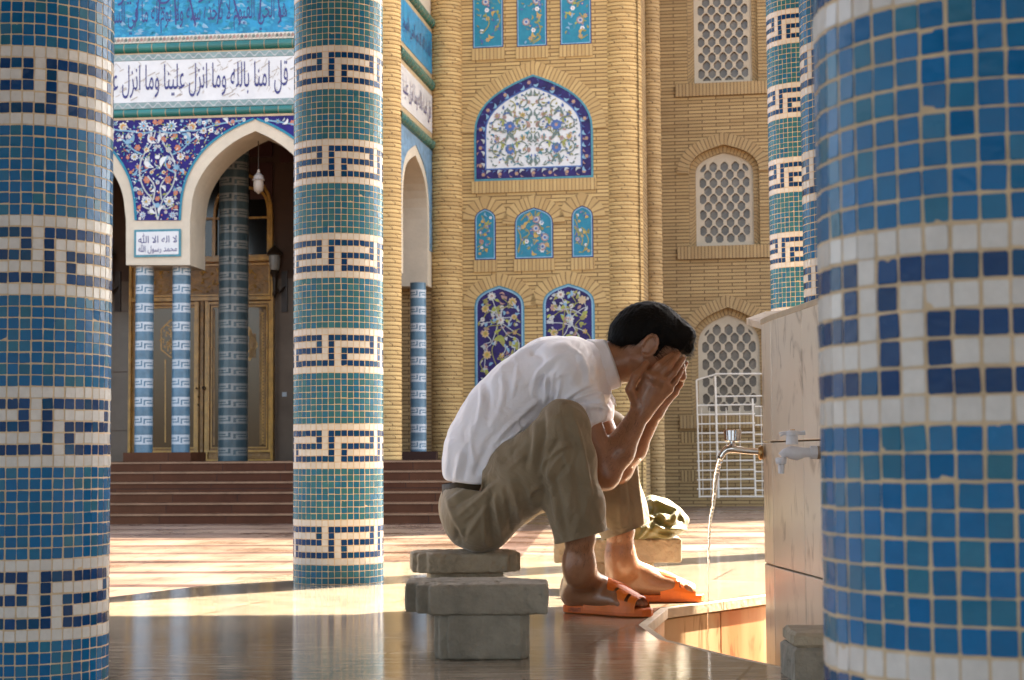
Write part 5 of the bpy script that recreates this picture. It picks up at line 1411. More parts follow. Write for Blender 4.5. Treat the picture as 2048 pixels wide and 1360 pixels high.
def surface_nets(V, lo, h):
    n = V.shape; ins = V < 0
    cs = tuple(k-1 for k in n); cnt = np.zeros(cs, np.float32); acc = np.zeros(cs+(3,), np.float32)
    offs = [(a, b, c) for a in (0, 1) for b in (0, 1) for c in (0, 1)]
    def sub(o): return tuple(slice(o[i], o[i]+cs[i]) for i in range(3))
    for o in offs:
        for ax in range(3):
            if o[ax]: continue
            o2 = list(o); o2[ax] = 1; a, b = V[sub(o)], V[sub(o2)]
            c = (a < 0) != (b < 0)
            if not c.any(): continue
            t = np.where(c, a/(a-b+1e-20), 0)
            cnt += c
            for j in range(3): acc[..., j] += np.where(c, (t if j == ax else o[j]), 0)
    idx = -np.ones(cs, np.int64); m = cnt > 0; idx[m] = np.arange(m.sum())
    ijk = np.argwhere(m); P_ = (ijk+acc[m]/cnt[m][:, None])*h+lo
    F = []
    for ax in range(3):
        o2 = [0, 0, 0]; o2[ax] = 1
        A = V[:-1, :, :] if ax == 0 else V[:, :-1, :] if ax == 1 else V[:, :, :-1]
        B = V[1:, :, :] if ax == 0 else V[:, 1:, :] if ax == 1 else V[:, :, 1:]
        e = np.argwhere((A < 0) != (B < 0)); u, v = (ax+1) % 3, (ax+2) % 3
        e = e[(e[:, u] > 0) & (e[:, v] > 0) & (e[:, u] < cs[u]) & (e[:, v] < cs[v])]
        e = e[e[:, ax] < cs[ax]]
        def g(du, dv):
            q = e.copy(); q[:, u] -= du; q[:, v] -= dv; return idx[q[:, 0], q[:, 1], q[:, 2]]
        Q = np.stack([g(1, 1), g(0, 1), g(0, 0), g(1, 0)], 1)
        neg = A[tuple(e.T)] < 0
        Q[~neg] = Q[~neg][:, ::-1]; F.append(Q)
    return P_, np.concatenate(F)
def relax(Pn, F, it=2, lam=.5):
    E = np.concatenate([F[:, [0, 1]], F[:, [1, 2]], F[:, [2, 3]], F[:, [3, 0]]]); E = np.concatenate([E, E[:, ::-1]])
    c = np.bincount(E[:, 0], minlength=len(Pn))[:, None]
    for _ in range(it):
        a = np.stack([np.bincount(E[:, 0], weights=Pn[E[:, 1], j], minlength=len(Pn)) for j in range(3)], 1)/np.maximum(c, 1)
        Pn = Pn+lam*(a-Pn)
    return Pn
def mesh_obj(name, Pn, F, m, parent=None, origin=(0, 0, 0), facemat=None):
    me = bpy.data.meshes.new(name); o_ = np.array(origin, float); Pn = Pn-o_
    me.vertices.add(len(Pn)); me.vertices.foreach_set('co', Pn.astype(np.float32).ravel())
    me.loops.add(F.size); me.loops.foreach_set('vertex_index', F.astype(np.int32).ravel())
    me.polygons.add(len(F)); me.polygons.foreach_set('loop_start', np.arange(0, F.size, 4, dtype=np.int32)); me.polygons.foreach_set('loop_total', np.full(len(F), 4, np.int32))
    me.update(calc_edges=True); me.validate()
    for x in (m if isinstance(m, list) else [m]): me.materials.append(x)
    me.polygons.foreach_set('use_smooth', [True]*len(me.polygons))
    if facemat is not None and len(facemat) == len(me.polygons): me.polygons.foreach_set('material_index', facemat.astype(np.int32))
    o = bpy.data.objects.new(name, me); COL.objects.link(o)
    if parent is not None: o.parent = parent; o.location = Vector(origin)-wpos(parent)
    else: o.location = origin
    return o

def vnormals(Pn, F):
    n = np.cross(Pn[F[:, 2]]-Pn[F[:, 0]], Pn[F[:, 3]]-Pn[F[:, 1]]); N = np.zeros_like(Pn)
    for k in range(4):
        for j in range(3): N[:, j] += np.bincount(F[:, k], weights=n[:, j], minlength=len(Pn))
    return N/(np.linalg.norm(N, axis=1)[:, None]+1e-12)
def proj(Pn):
    L = (Pn-np.array(CP)) @ np.array(CM)
    return np.stack([1024-FPX*L[:, 0]/L[:, 2], 680+FPX*L[:, 1]/L[:, 2]], 1)
def sculpt(Pn, F, strokes):
    "press folds into the cloth along strokes: (points, height in m, half width in picture units)"
    N = vnormals(Pn, F); uv = proj(Pn); V = np.array(CP)-Pn; V /= np.linalg.norm(V, axis=1)[:, None]
    fac = np.clip((N*V).sum(1)*3.0, 0, 1); disp = np.zeros(len(Pn))
    for pts, A, w in strokes:
        pts = np.array(smooth_path(pts, 2)); n = len(pts); best = np.full(len(Pn), 1e9); tt = np.zeros(len(Pn))
        bb = (uv > pts.min(0)-4*w).all(1) & (uv < pts.max(0)+4*w).all(1); ii = np.nonzero(bb)[0]
        if not len(ii): continue
        q = uv[ii]
        for i in range(n-1):
            a, b = pts[i], pts[i+1]; ab = b-a; h = np.clip(((q-a) @ ab)/(ab @ ab+1e-9), 0, 1)
            d = np.linalg.norm(q-a-h[:, None]*ab, axis=1); m = d < best[ii]
            best[ii[m]] = d[m]; tt[ii[m]] = (i+h[m])/(n-1)
        taper = np.clip(np.sin(np.pi*np.clip(tt[ii]*.9+.05, 0, 1)), 0, 1)**.7
        disp[ii] += A*taper*np.exp(-(best[ii]/w)**2)
    return Pn+N*(disp*fac)[:, None]

def fit_outline(Pn, axis, target):
    "draw the back in (or out) towards a wanted profile, scaling the distance from the spine"
    uv = proj(Pn); ax_ = np.array(smooth_path(axis, 2)); tg = np.array(smooth_path(target, 2)); d0 = ax_[-1]-ax_[0]
    seg = ax_[1:]-ax_[:-1]; L = np.linalg.norm(seg, axis=1); cum = np.concatenate([[0], np.cumsum(L)])
    best = np.full(len(Pn), 1e9); t = np.zeros(len(Pn)); sd = np.zeros(len(Pn)); nrm = np.zeros((len(Pn), 2))
    for i in range(len(seg)):
        w = uv-ax_[i]; h = np.clip((w @ seg[i])/(L[i]**2), 0, 1); q = w-h[:, None]*seg[i]; d = np.linalg.norm(q, axis=1); m = d < best
        best[m] = d[m]; t[m] = cum[i]+h[m]*L[i]; n_ = np.array([seg[i][1], -seg[i][0]])/L[i]
        if n_[0] > 0 and n_[1] > 0: n_ = -n_
        sd[m] = (q @ n_)[m]; nrm[m] = n_
    nb = 14; edges = np.linspace(0, cum[-1], nb+1); cur = np.zeros(nb); want = np.zeros(nb)
    tb = best_t = None
    tw = np.zeros(len(tg)); dw = np.zeros(len(tg))
    for j, p in enumerate(tg):
        b = 1e9
        for i in range(len(seg)):
            w = p-ax_[i]; h = min(1, max(0, (w @ seg[i])/(L[i]**2))); d = np.linalg.norm(w-h*seg[i])
            if d < b: b = d; tw[j] = cum[i]+h*L[i]; dw[j] = d
    o = np.argsort(tw); tc_ = (edges[1:]+edges[:-1])/2
    inner = (t > 1) & (t < cum[-1]-1) & (sd > 0)
    for k in range(nb):
        m = inner & (t >= edges[k]) & (t < edges[k+1]); cur[k] = sd[m].max() if m.any() else 0
    want = np.interp(tc_, tw[o], dw[o]); s_ = np.where(cur > 0, want/np.maximum(cur, 1), 1); s_ = np.clip(s_, .6, 1.3)
    f = np.interp(t, tc_, s_); mv = np.where(sd > 0, (f-1)*sd, 0)[:, None]*nrm
    dep = (Pn-np.array(CP)) @ np.array(CM)[:, 2]*-1
    R_ = np.array(CM)
    print("outline factors", np.round(s_, 2))
    return Pn+(mv[:, :1]*R_[:, 0]-mv[:, 1:]*R_[:, 1])*(dep/FPX)[:, None]

def PN(px, py, Y): return np.array(P(px, py, Y))
YC = 4.86
M_SKIN = mat("tanned_skin", (.265, .115, .054), .40, var=.16, vscale=30, bump=.0012, bscale=130, sss=.1, coat=.3, col2=(.33, .155, .08))
M_HAIR = mat("black_hair", (.0045, .0035, .003), .65, bump=.002, bscale=120, spec=.12)
def cloth_mat(name, c1, c2, rough, weave, wr, wrs, sheen):
    m = mat(name, c1, rough, vscale=3.0, col2=c2, sheen=sheen)
    n = m.node_tree.nodes; l = m.node_tree.links; b = n["Principled BSDF"]
    tc = n.new("ShaderNodeTexCoord"); nz = n.new("ShaderNodeTexNoise"); nz.inputs['Scale'].default_value = wrs; nz.inputs['Detail'].default_value = 3; nz.inputs['Distortion'].default_value = 1.2
    l.new(tc.outputs['Object'], nz.inputs[0]); bp = n.new("ShaderNodeBump"); bp.inputs['Distance'].default_value = wr; bp.inputs['Strength'].default_value = 1
    l.new(nz.outputs[0], bp.inputs['Height'])
    n2 = n.new("ShaderNodeTexNoise"); n2.inputs['Scale'].default_value = 700; l.new(tc.outputs['Object'], n2.inputs[0])
    b2 = n.new("ShaderNodeBump"); b2.inputs['Distance'].default_value = weave; b2.inputs['Strength'].default_value = .5; l.new(n2.outputs[0], b2.inputs['Height']); l.new(bp.outputs[0], b2.inputs['Normal'])
    l.new(b2.outputs[0], b.inputs['Normal'])
    return m
M_SHIRT = cloth_mat("white_cotton_shirt", (.80, .81, .88), (.84, .85, .92), .8, .0004, .010, 9, .15)
M_TROU = cloth_mat("khaki_cotton", (.20, .155, .095), (.235, .185, .115), .75, .0006, .012, 10, .2)
M_JACK = cloth_mat("olive_satin", (.085, .08, .014), (.11, .10, .02), .42, .0003, .006, 14, .2)
M_BELT = mat("dark_brown_leather", (.045, .028, .012), .6, bump=.001, bscale=80, spec=.2)

# ---- joints (photograph pixels and distance)
hipR, kneeR, ankR = PN(962, 1030, 4.77), PN(1128, 850, 4.60), PN(1160, 1128, 4.68)
hipL, kneeL, ankL = PN(955, 1028, 4.97), PN(1212, 866, 5.10), PN(1240, 1118, 5.10)
shR, elR, wrR = PN(1128, 735, 4.70), PN(1209, 950, 4.745), PN(1281, 824, 4.775)
shL, elL, wrL = PN(1150, 745, 5.03), PN(1236, 938, 4.99), PN(1307, 822, 4.90)
neck = PN(1188, 728, YC); hc = PN(1302, 686, YC)
mpx = YC/FPX
# head axes: facing right and down
fw = np.array([.90, 0, -.44]); fw /= np.linalg.norm(fw); up = np.array([.44, 0, .90]); up -= fw*(up @ fw); up /= np.linalg.norm(up); side = np.cross(up, fw)
HR = np.stack([fw, side, up], 1)          # columns: local axes
def hd(f, s_, u): return hc+fw*f+side*s_+up*u     # side>0: away from the camera?
sgn_near = -1 if side[1] > 0 else 1         # side sign that points to the camera
# ------------------------------------------------ body
B = SDF()
B.chain([PN(960, 1000, YC), PN(1010, 860, YC), PN(1090, 765, YC), PN(1165, 735, YC)], [.08, .08, .08, .06], .05)     # core under the clothes
B.chain([PN(1165, 738, YC), PN(1215, 728, YC), PN(1258, 722, YC)], [.062, .057, .056], .03)                 # neck
B.cap(PN(1150, 740, YC), shR, .055, .05, .04).cap(PN(1150, 740, YC), shL, .055, .05, .04)
B.cap(PN(960, 1010, YC), hipR, .08, .075, .04).cap(PN(960, 1010, YC), hipL, .08, .075, .04)
# head
B.ell(hc+up*.012-fw*.004, (.100, .075, .096), HR, .03)
B.ell(hd(.035, 0, -.05), (.062, .060, .075), HR, .035)
for sg in (-1, 1): B.cap(hd(-.005, sg*.052, -.06), hd(.06, sg*.022, -.104), .022, .019, .03)
B.cap(hd(.066, -.012, -.112), hd(.066, .012, -.112), .019, .019, .02)      # chin
B.cap(hd(.094, 0, -.005), hd(.116, 0, -.048), .010, .0145, .012)           # nose
for sg in (-1, 1):
    B.cap(hd(.105, sg*.012, -.05), hd(.1, sg*.016, -.05), .008, .007, .008)
    B.cap(hd(.088, sg*.014, .012), hd(.070, sg*.05, .01), .010, .010, .014)    # brow
    B.ell(hd(.078, sg*.032, -.010), (.013, .013, .012), None, .004)
B.cap(hd(.090, -.02, -.076), hd(.090, .02, -.076), .008, .008, .008).cap(hd(.088, -.017, -.088), hd(.088, .017, -.088), .009, .009, .008)
B.cap(hd(.098, -.022, -.083), hd(.098, .022, -.083), .0025, .0025, .003) if False else None
# ears
for sg in (-1, 1):
    B.ell(hd(-.004, sg*.080, -.018), (.019, .008, .031), HR, .006)
    ring = [hd(-.004+.019*math.cos(a), sg*.088, -.016+.031*math.sin(a)) for a in np.linspace(-1.9, 3.4, 12)]
    B.chain(ring, [.0045]*12, .003)
    B.cut(hd(.003, sg*.094, -.018), hd(.001, sg*.094, -.008), .009, .009, .004)
# arms
B.cap(shR, elR, .050, .041, .02).chain([elR, elR*.62+wrR*.38, wrR], [.037, .0425, .027], .02)
B.cap(shL, elL, .050, .041, .02).chain([elL, elL*.62+wrL*.38, wrL], [.037, .0425, .027], .02)
# legs and feet
B.cap(hipR, kneeR, .07, .05, .03).chain([kneeR, kneeR*.7+ankR*.3+np.array([-.02, 0, 0]), PN(1160, 1075, 4.66), PN(1157, 1120, 4.675), PN(1155, 1150, 4.685)], [.05, .050, .038, .0325, .031], .02)
B.cap(hipL, kneeL, .07, .05, .03).chain([kneeL, kneeL*.7+ankL*.3+np.array([-.02, 0, 0]), PN(1240, 1060, 5.09), PN(1240, 1102, 5.10), PN(1240, 1130, 5.11)], [.05, .050, .039, .0335, .032], .02)
SOLE = .022
def foot(heel, toe, ank, near, dz=0.0):
    "heel, toe: floor points (x, y) of the back and the front of the foot"
    h = np.array([*heel, 0.]); t = np.array([*toe, 0.]); d = (t-h); L = np.linalg.norm(d); d /= L; s_ = np.array([-d[1], d[0], 0])   # s_: to the left
    up_ = np.array([0, 0, 1.]); z = SOLE
    inner = 1 if near else -1           # big toe side: left for the right foot
    B.cap(h+d*.034+up_*(z+.030), h+d*.040+up_*(z+.062), .033, .030, .04)
    B.cap(ank, h+d*.048+up_*(z+.05), .031, .032, .04)
    B.cap(ank+np.array([0, 0, .0]), h+d*.12+up_*(z+.050), .027, .028, .03)
    for sg, r1 in ((1, .026), (-1, .022)):
        B.cap(h+d*.05+s_*sg*.012+up_*(z+.026), h+d*.185+s_*sg*.022*1+up_*(z+.022), .027, .022, .02)
    B.cap(h+d*.11+up_*(z+.05)+s_*inner*.006, h+d*.20+up_*(z+.024)+s_*inner*.012, .030, .020, .03)
    B.cap(ank+up_*.03, h+d*.036+up_*(z+.034), .029, .033, .03)
    # ankle bones
    for sg in (1, -1): B.cap(ank+s_*sg*.024+up_*(-.012), ank+s_*sg*.027+up_*(-.013), .010, .009, .012)
    # toes
    for i, (off, ln, r) in enumerate(((.030, .255, .0135), (.011, .252, .0100), (-.006, .243, .0095), (-.021, .231, .009), (-.034, .217, .0095))):
        o = s_*inner*off
        B.chain([h+d*.19+o*.95+up_*(z+.018), h+d*(ln-.022)+o+up_*(z+.018), h+d*(ln-r)+o+up_*(z+.011)], [.012, r, r*.95], .005)
    return h, d, s_, inner
fR = foot(onz(1130, 1224), onz(1318, 1236), PN(1159, 1138, 4.68), True)
fL = foot(onz(1214, 1204), onz(1390, 1203), PN(1241, 1122, 5.105), False)
# hands: index .. little finger, thumb; each given by picture points and distances
def hand(wr, palm, fingers, thumb):
    for a, b, ra, rb in palm: B.cap(a, b, ra, rb, .012)
    for pts, r in fingers: B.chain(pts, r, .0035)
    B.chain(thumb[0], thumb[1], .006)
def HP(x, y, Y): return PN(x, y, Y)
k1 = [HP(1296, 752, 4.762), HP(1312, 757, 4.756), HP(1326, 766, 4.760), HP(1337, 778, 4.770)]
palmR = [(wrR, k1[0], .024, .0145), (wrR, k1[1], .023, .0145), (wrR+np.array([.004, 0, -.002]), k1[2], .022, .0135), (wrR+np.array([.008, .004, -.006]), k1[3], .020, .0125), (k1[0], k1[1], .013, .013), (k1[1], k1[2], .013, .012), (k1[2], k1[3], .012, .011),
         (HP(1277, 806, 4.772), HP(1283, 778, 4.772), .021, .016)]
fingR = [([k1[0], HP(1318, 730, 4.758), HP(1333, 717, 4.772), HP(1344, 710, 4.784)], [.0105, .0098, .0086, .0074]),
         ([k1[1], HP(1334, 735, 4.752), HP(1348, 719, 4.768), HP(1357, 709, 4.782)], [.0108, .0100, .0088, .0076]),
         ([k1[2], HP(1347, 746, 4.760), HP(1359, 728, 4.776), HP(1367, 717, 4.790)], [.0102, .0095, .0083, .0072]),
         ([k1[3], HP(1350, 763, 4.774), HP(1359, 748, 4.788), HP(1365, 739, 4.800)], [.0092, .0083, .0073, .0064])]
thR = ([HP(1272, 804, 4.764), HP(1260, 779, 4.748), HP(1271, 752, 4.742), HP(1293, 727, 4.756)], [.0155, .0125, .0115, .0088])
hand(wrR, palmR, fingR, thR)
k2 = [HP(1318, 752, 4.945), HP(1330, 760, 4.945), HP(1341, 771, 4.936), HP(1348, 784, 4.925)]
palmL = [(wrL, k2[0], .024, .0145), (wrL, k2[1], .023, .0145), (wrL, k2[2], .022, .0135), (wrL+np.array([.004, -.004, -.004]), k2[3], .020, .0125), (k2[0], k2[1], .013, .013), (k2[1], k2[2], .013, .012), (k2[2], k2[3], .012, .011), (HP(1300, 806, 4.93), HP(1303, 776, 4.94), .021, .016)]
fingL = [([k2[0], HP(1336, 730, 4.945), HP(1349, 717, 4.93), HP(1358, 711, 4.915)], [.0105, .0098, .0086, .0074]),
         ([k2[1], HP(1350, 736, 4.942), HP(1361, 721, 4.926), HP(1369, 713, 4.91)], [.0108, .0100, .0088, .0076]),
         ([k2[2], HP(1359, 750, 4.93), HP(1367, 735, 4.914), HP(1372, 726, 4.90)], [.0102, .0095, .0083, .0072]),
         ([k2[3], HP(1361, 769, 4.916), HP(1366, 754, 4.90), HP(1369, 745, 4.888)], [.0092, .0083, .0073, .0064])]
thL = ([HP(1296, 800, 4.945), HP(1290, 778, 4.955), HP(1297, 756, 4.955), HP(1310, 738, 4.945)], [.0165, .0130, .0115, .0088])
hand(wrL, palmL, fingL, thL)
# knuckle creases of the near hand
for kk, r_ in ((k1[0], .0025), (k1[1], .0025), (k1[2], .0025)): B.cap(kk+np.array([0, -.012, .002]), kk+np.array([.001, -.012, .003]), .007, .007, .006)
Pb, Fb = B.mesh(.0034)
Pb = relax(Pb, Fb, 1, .4)
root = Vector(PN(930, 1100, YC)); 
body = mesh_obj("person", Pb, Fb, M_SKIN, None, root)
tag(body, "seated dark haired man in white shirt and khaki trousers washing his face with both hands", "person")

# ------------------------------------------------ shirt
SH = SDF()
back = [(952, 952), (972, 895), (1003, 836), (1050, 782), (1102, 748), (1150, 735)]
for off, rr in ((-.085, 1.0), (.085, 1.0), (0, 1.04)):
    SH.chain([PN(x, y, YC+off) for x, y in back], [r*rr for r in (.098, .101, .103, .101, .093, .074)], .05)
SH.chain([PN(1010, 930, YC-.05), PN(1080, 850, YC-.06), PN(1140, 800, YC-.05), PN(1180, 775, YC-.02)], [.085, .085, .07, .05], .05)   # belly and chest
SH.chain([PN(1010, 930, YC+.05), PN(1080, 850, YC+.06), PN(1140, 800, YC+.05), PN(1180, 775, YC+.02)], [.085, .085, .07, .05], .05)
SH.cap(PN(1110, 742, YC-.06), shR+np.array([-.004, 0, .0]), .082, .071, .05).cap(PN(1110, 742, YC+.06), shL, .082, .071, .05)
cuffR, cuffL = shR+(elR-shR)*.40, shL+(elL-shL)*.42
SH.cap(shR, cuffR, .072, .064, .03).cap(shL, cuffL, .072, .062, .03)
# tail hanging over the belt
SH.chain([PN(952, 950, YC-.09), PN(934, 955, YC-.02), PN(934, 955, YC+.05), PN(950, 950, YC+.1)], [.078, .078, .078, .078], .04)
# rolled cuff
axis = (elR-shR)/np.linalg.norm(elR-shR); e1 = np.cross(axis, [0, 1, 0]); e1 /= np.linalg.norm(e1); e2 = np.cross(axis, e1)
for kc, (off, rr_, tk) in enumerate(((-.010, .056, .017), (.014, .055, .016), (.034, .0525, .0125))):
    cpos = cuffR+axis*off; ring = [cpos+(e1*math.cos(a)+e2*math.sin(a))*(rr_+.003*math.sin(3*a+kc*2)) +axis*.006*math.sin(2*a+kc) for a in np.linspace(0, 2*math.pi, 19)]
    SH.chain(ring, [tk*(1+.14*math.sin(4*i+kc)) for i in range(19)], .006)
# cut: waist plane (hem) and inside of the sleeve stays hidden
hemn = np.array([-.10, 0, -1.0])
SH.plane(PN(930, 962, YC), hemn, .006)
SH.plane(PN(893, 955, YC), np.array([-1.0, 0, -.06]), .02)
def crease(S_, pts, r=.012, sink=.006, k=.02, y1=5.6):
    q = []
    for x, y in pts:
        hp = S_.hit(x, y)
        if hp is None: continue
        q.append(hp+np.array(ray(x, y))/np.linalg.norm(ray(x, y))*(r-sink))
    return q, r, k
folds = [] and [crease(SH, p, r, s_, k) for p, r, s_, k in (
    ([(1070, 800), (1072, 770), (1092, 738), (1130, 712), (1155, 695)], .013, .0075, .014),          # armhole seam ridge
    ([(1086, 808), (1093, 782), (1100, 752)], .010, .007, .014), ([(1110, 800), (1108, 770)], .011, .007, .015), ([(1130, 790), (1150, 765), (1178, 745)], .011, .006, .016),
    ([(1060, 830), (1030, 870), (990, 905)], .013, .006, .02), ([(1050, 800), (1015, 830), (985, 862), (960, 900)], .014, .006, .022),
    ([(955, 850), (945, 890), (925, 945)], .012, .005, .02), ([(1000, 870), (975, 905), (962, 948)], .012, .006, .02), ([(1030, 890), (1000, 925), (985, 945)], .012, .006, .02),
    ([(925, 880), (908, 915), (900, 950)], .011, .005, .018), ([(1165, 720), (1195, 750), (1200, 775)], .012, .006, .016), ([(1040, 730), (1000, 770), (960, 830)], .012, .004, .022),
    ([(1160, 800), (1190, 785), (1210, 790)], .009, .006, .010))]
for q, r, k in folds:
    if len(q) > 1: SH.chain(q, [r*.7]+[r]*(len(q)-2)+[r*.6], k)
hollows = [] and [crease(SH, p, r, s_, k) for p, r, s_, k in (
    ([(1085, 762), (1120, 732), (1150, 712)], .012, .004, .02), ([(1100, 800), (1104, 785)], .008, .004, .012), ([(1120, 798), (1126, 780)], .009, .004, .014), ([(1140, 770), (1165, 752)], .01, .004, .016),
    ([(1040, 840), (1010, 872), (980, 893)], .012, .004, .02), ([(975, 860), (955, 905)], .012, .004, .02), ([(985, 900), (972, 940)], .010, .004, .018))]
for q, r, k in hollows:
    for a, b in zip(q[:-1], q[1:]):
        d_ = np.array(ray(1060, 800)); d_ /= np.linalg.norm(d_)
        SH.cut(a-d_*(r*1.25), b-d_*(r*1.25), r*.8, r*.8, k)
def warp_shirt(G):
    x, y, z = G[..., 0], G[..., 1], G[..., 2]
    return (.0028*np.sin(38*x+24*z+6*np.sin(9*y+7*z))*np.cos(17*y-21*z)+.0016*np.sin(80*z-36*x+8*np.sin(14*y))).astype(np.float32)
Ps, Fs = SH.mesh(.0038, warp_shirt); Ps = relax(Ps, Fs, 2, .5)
rf = random.Random(21)
strokes = [([(1064, 790), (1068, 760), (1084, 736), (1110, 716), (1134, 704)], .0075, 6), ([(1077, 800), (1077, 770), (1090, 750), (1112, 732)], -.007, 6), ([(1090, 745), (1094, 775), (1088, 806)], .007, 4.5),
  ([(1108, 748), (1103, 775), (1098, 800)], .0065, 4.5), ([(1100, 765), (1098, 790), (1094, 806)], -.006, 4), ([(1122, 760), (1118, 785), (1110, 806)], .005, 5), ([(1112, 780), (1106, 806)], -.005, 4),
  ([(1134, 692), (1160, 710), (1174, 738), (1176, 768)], .006, 6), ([(1150, 715), (1164, 738), (1166, 765)], -.0045, 7), ([(1192, 762), (1155, 780), (1122, 806)], .0065, 5), ([(1184, 776), (1150, 792), (1130, 808)], -.006, 5),
  ([(1082, 794), (1045, 826), (1010, 860), (975, 905)], .0065, 6), ([(1070, 822), (1035, 850), (1005, 880)], -.006, 6), ([(1060, 840), (1030, 868), (1000, 890), (985, 915)], .0055, 5), ([(1035, 838), (1040, 862)], .005, 4),
  ([(923, 905), (918, 930), (911, 958)], .006, 6), ([(936, 900), (932, 930), (926, 958)], -.005, 6), ([(991, 895), (975, 918), (968, 950)], .006, 5), ([(978, 890), (962, 915), (952, 950)], -.0055, 6),
  ([(958, 745), (965, 790), (960, 830), (944, 880)], .0045, 6), ([(972, 760), (980, 800), (972, 850)], -.0045, 8), ([(1035, 732), (1032, 770), (1020, 800)], .004, 6), ([(1005, 750), (1008, 790), (995, 830)], .004, 7), ([(1018, 760), (1018, 800)], -.004, 7),
  ([(900, 880), (896, 915), (893, 950)], .004, 6), ([(945, 850), (940, 880), (950, 930)], .0045, 5), ([(1010, 905), (995, 930), (990, 955)], .0055, 5), ([(1020, 880), (1004, 905)], -.005, 5), ([(1060, 700), (1085, 712), (1080, 735)], -.004, 8),
  ([(1148, 798), (1165, 788), (1190, 784), (1214, 790)], .010, 4.5), ([(1150, 812), (1180, 801), (1216, 806)], -.009, 3.5), ([(1156, 826), (1175, 814), (1200, 812), (1220, 822)], .009, 5), ([(1170, 812), (1176, 828), (1178, 842)], -.007, 4), ([(1195, 810), (1202, 828)], -.005, 4), ([(1190, 700), (1180, 730), (1186, 770)], -.005, 5)]
for i in range(46):
    x, y = rf.uniform(890, 1190), rf.uniform(690, 950); a = rf.choice([2.2, 2.4, 1.7, 1.4, 2.0])+rf.uniform(-.3, .3); L = rf.uniform(18, 55); b = rf.uniform(-10, 10)
    strokes.append(([(x, y), (x+math.cos(a)*L/2+b, y+math.sin(a)*L/2), (x+math.cos(a)*L, y+math.sin(a)*L)], rf.choice([-1, 1])*rf.uniform(.0012, .0032), rf.uniform(3.5, 7)))
Ps = fit_outline(Ps, back[:5], [(881, 930), (881, 905), (893, 863), (914, 827), (938, 785), (975, 746), (1011, 716), (1053, 687), (1089, 673), (1149, 670)])
Ps = sculpt(Ps, Fs, [(p, A*1.25, w*.85) for p, A, w in strokes])
shirt = mesh_obj("shirt", Ps, Fs, M_SHIRT, body, tuple(PN(1000, 850, YC)))
# collar: stand and fall, a swept band round the neck
CO = SDF()
na = PN(1258, 722, YC)-PN(1165, 738, YC); na /= np.linalg.norm(na); ce1 = np.cross(na, [0, 1, 0]); ce1 /= np.linalg.norm(ce1)
if ce1[2] < 0: ce1 = -ce1
ce2 = np.array([0, 1., 0])
cc = PN(1200, 728, YC)
N_ = 40; cmb = MB()
def cring(rx, rz, off, drop, gap=.0):
    o = []
    for i in range(N_+1):
        a = math.pi/2+math.pi*2*(i/N_) ; front = (1-math.sin(a))/2      # a = pi/2 at the nape (ce1 up)
        o.append(cc+na*(off+drop*front)+ce2*rx*math.cos(a)+ce1*rz*math.sin(a)-ce1*.004)
    return o
prof = [(.064, .062, -.020, .005), (.0655, .0635, .0, .010), (.0665, .0645, .018, .018), (.069, .067, .0255, .022), (.073, .071, .018, .020), (.0765, .0755, -.010, .004), (.079, .079, -.024, .0), (.0765, .0765, -.024, .0), (.07, .07, -.004, .006)]
cmb.grid([cring(*p) for p in prof], M_SHIRT)
# collar points hanging at the throat
tp_ = cc-ce1*.074+na*.012
for sg in (-1, 1):
    a_, b_, c_, d_ = tp_+ce2*sg*.012, tp_+ce2*sg*.055+ce1*.018-na*.01, tp_+ce2*sg*.048-ce1*.052+na*.010, tp_+ce2*sg*.014-ce1*.030+na*.012
    for lay in (0, .003): 
        q = [p+ce2*sg*lay for p in (a_, b_, c_, d_)]; cmb.face(q if (lay > 0) == (sg > 0) else q[::-1], M_SHIRT)
col = cmb.build("collar", body, smooth=True, origin=tuple(cc))
col.parent = shirt; col.location = Vector(cc)-Vector(PN(1000, 850, YC))

# ------------------------------------------------ trousers
TR = SDF()
TR.cap(PN(950, 990, YC-.075), PN(950, 990, YC+.09), .082, .082, .04)
TR.cap(PN(958, 1030, YC-.085), PN(958, 1030, YC+.10), .092, .092, .05)
TR.cap(PN(939, 1000, YC-.06), PN(939, 1000, YC+.08), .064, .064, .03)
midR = PN(1046, 952, 4.68); TR.chain([hipR+np.array([.0, 0, .0]), midR, kneeR+np.array([0, 0, -.004])], [.094, .092, .064], .04)
TR.chain([kneeR, PN(1136, 935, 4.62), PN(1150, 1010, 4.64), PN(1166, 1090, 4.665)], [.063, .0715, .0725, .0715], .03)
midL = PN(1080, 950, 5.03); TR.chain([hipL, midL, kneeL], [.100, .092, .066], .04)
TR.chain([kneeL, PN(1222, 940, 5.10), PN(1238, 1010, 5.10), PN(1256, 1085, 5.10)], [.064, .072, .073, .074], .03)
TR.plane(PN(930, 974, YC), np.array([-.16, 0, 1.0]), .004) if False else None
TR.plane(PN(1165, 1072, 4.66), np.array([.24, 0, -1.0]), .004) if False else None
def warp_tr(G):
    x, y, z = G[..., 0], G[..., 1], G[..., 2]
    return (.0022*np.sin(46*z-30*x+7*np.sin(8*y+9*x))*np.cos(19*y+15*x)+.0012*np.sin(90*x+50*z+6*np.sin(12*z))).astype(np.float32)
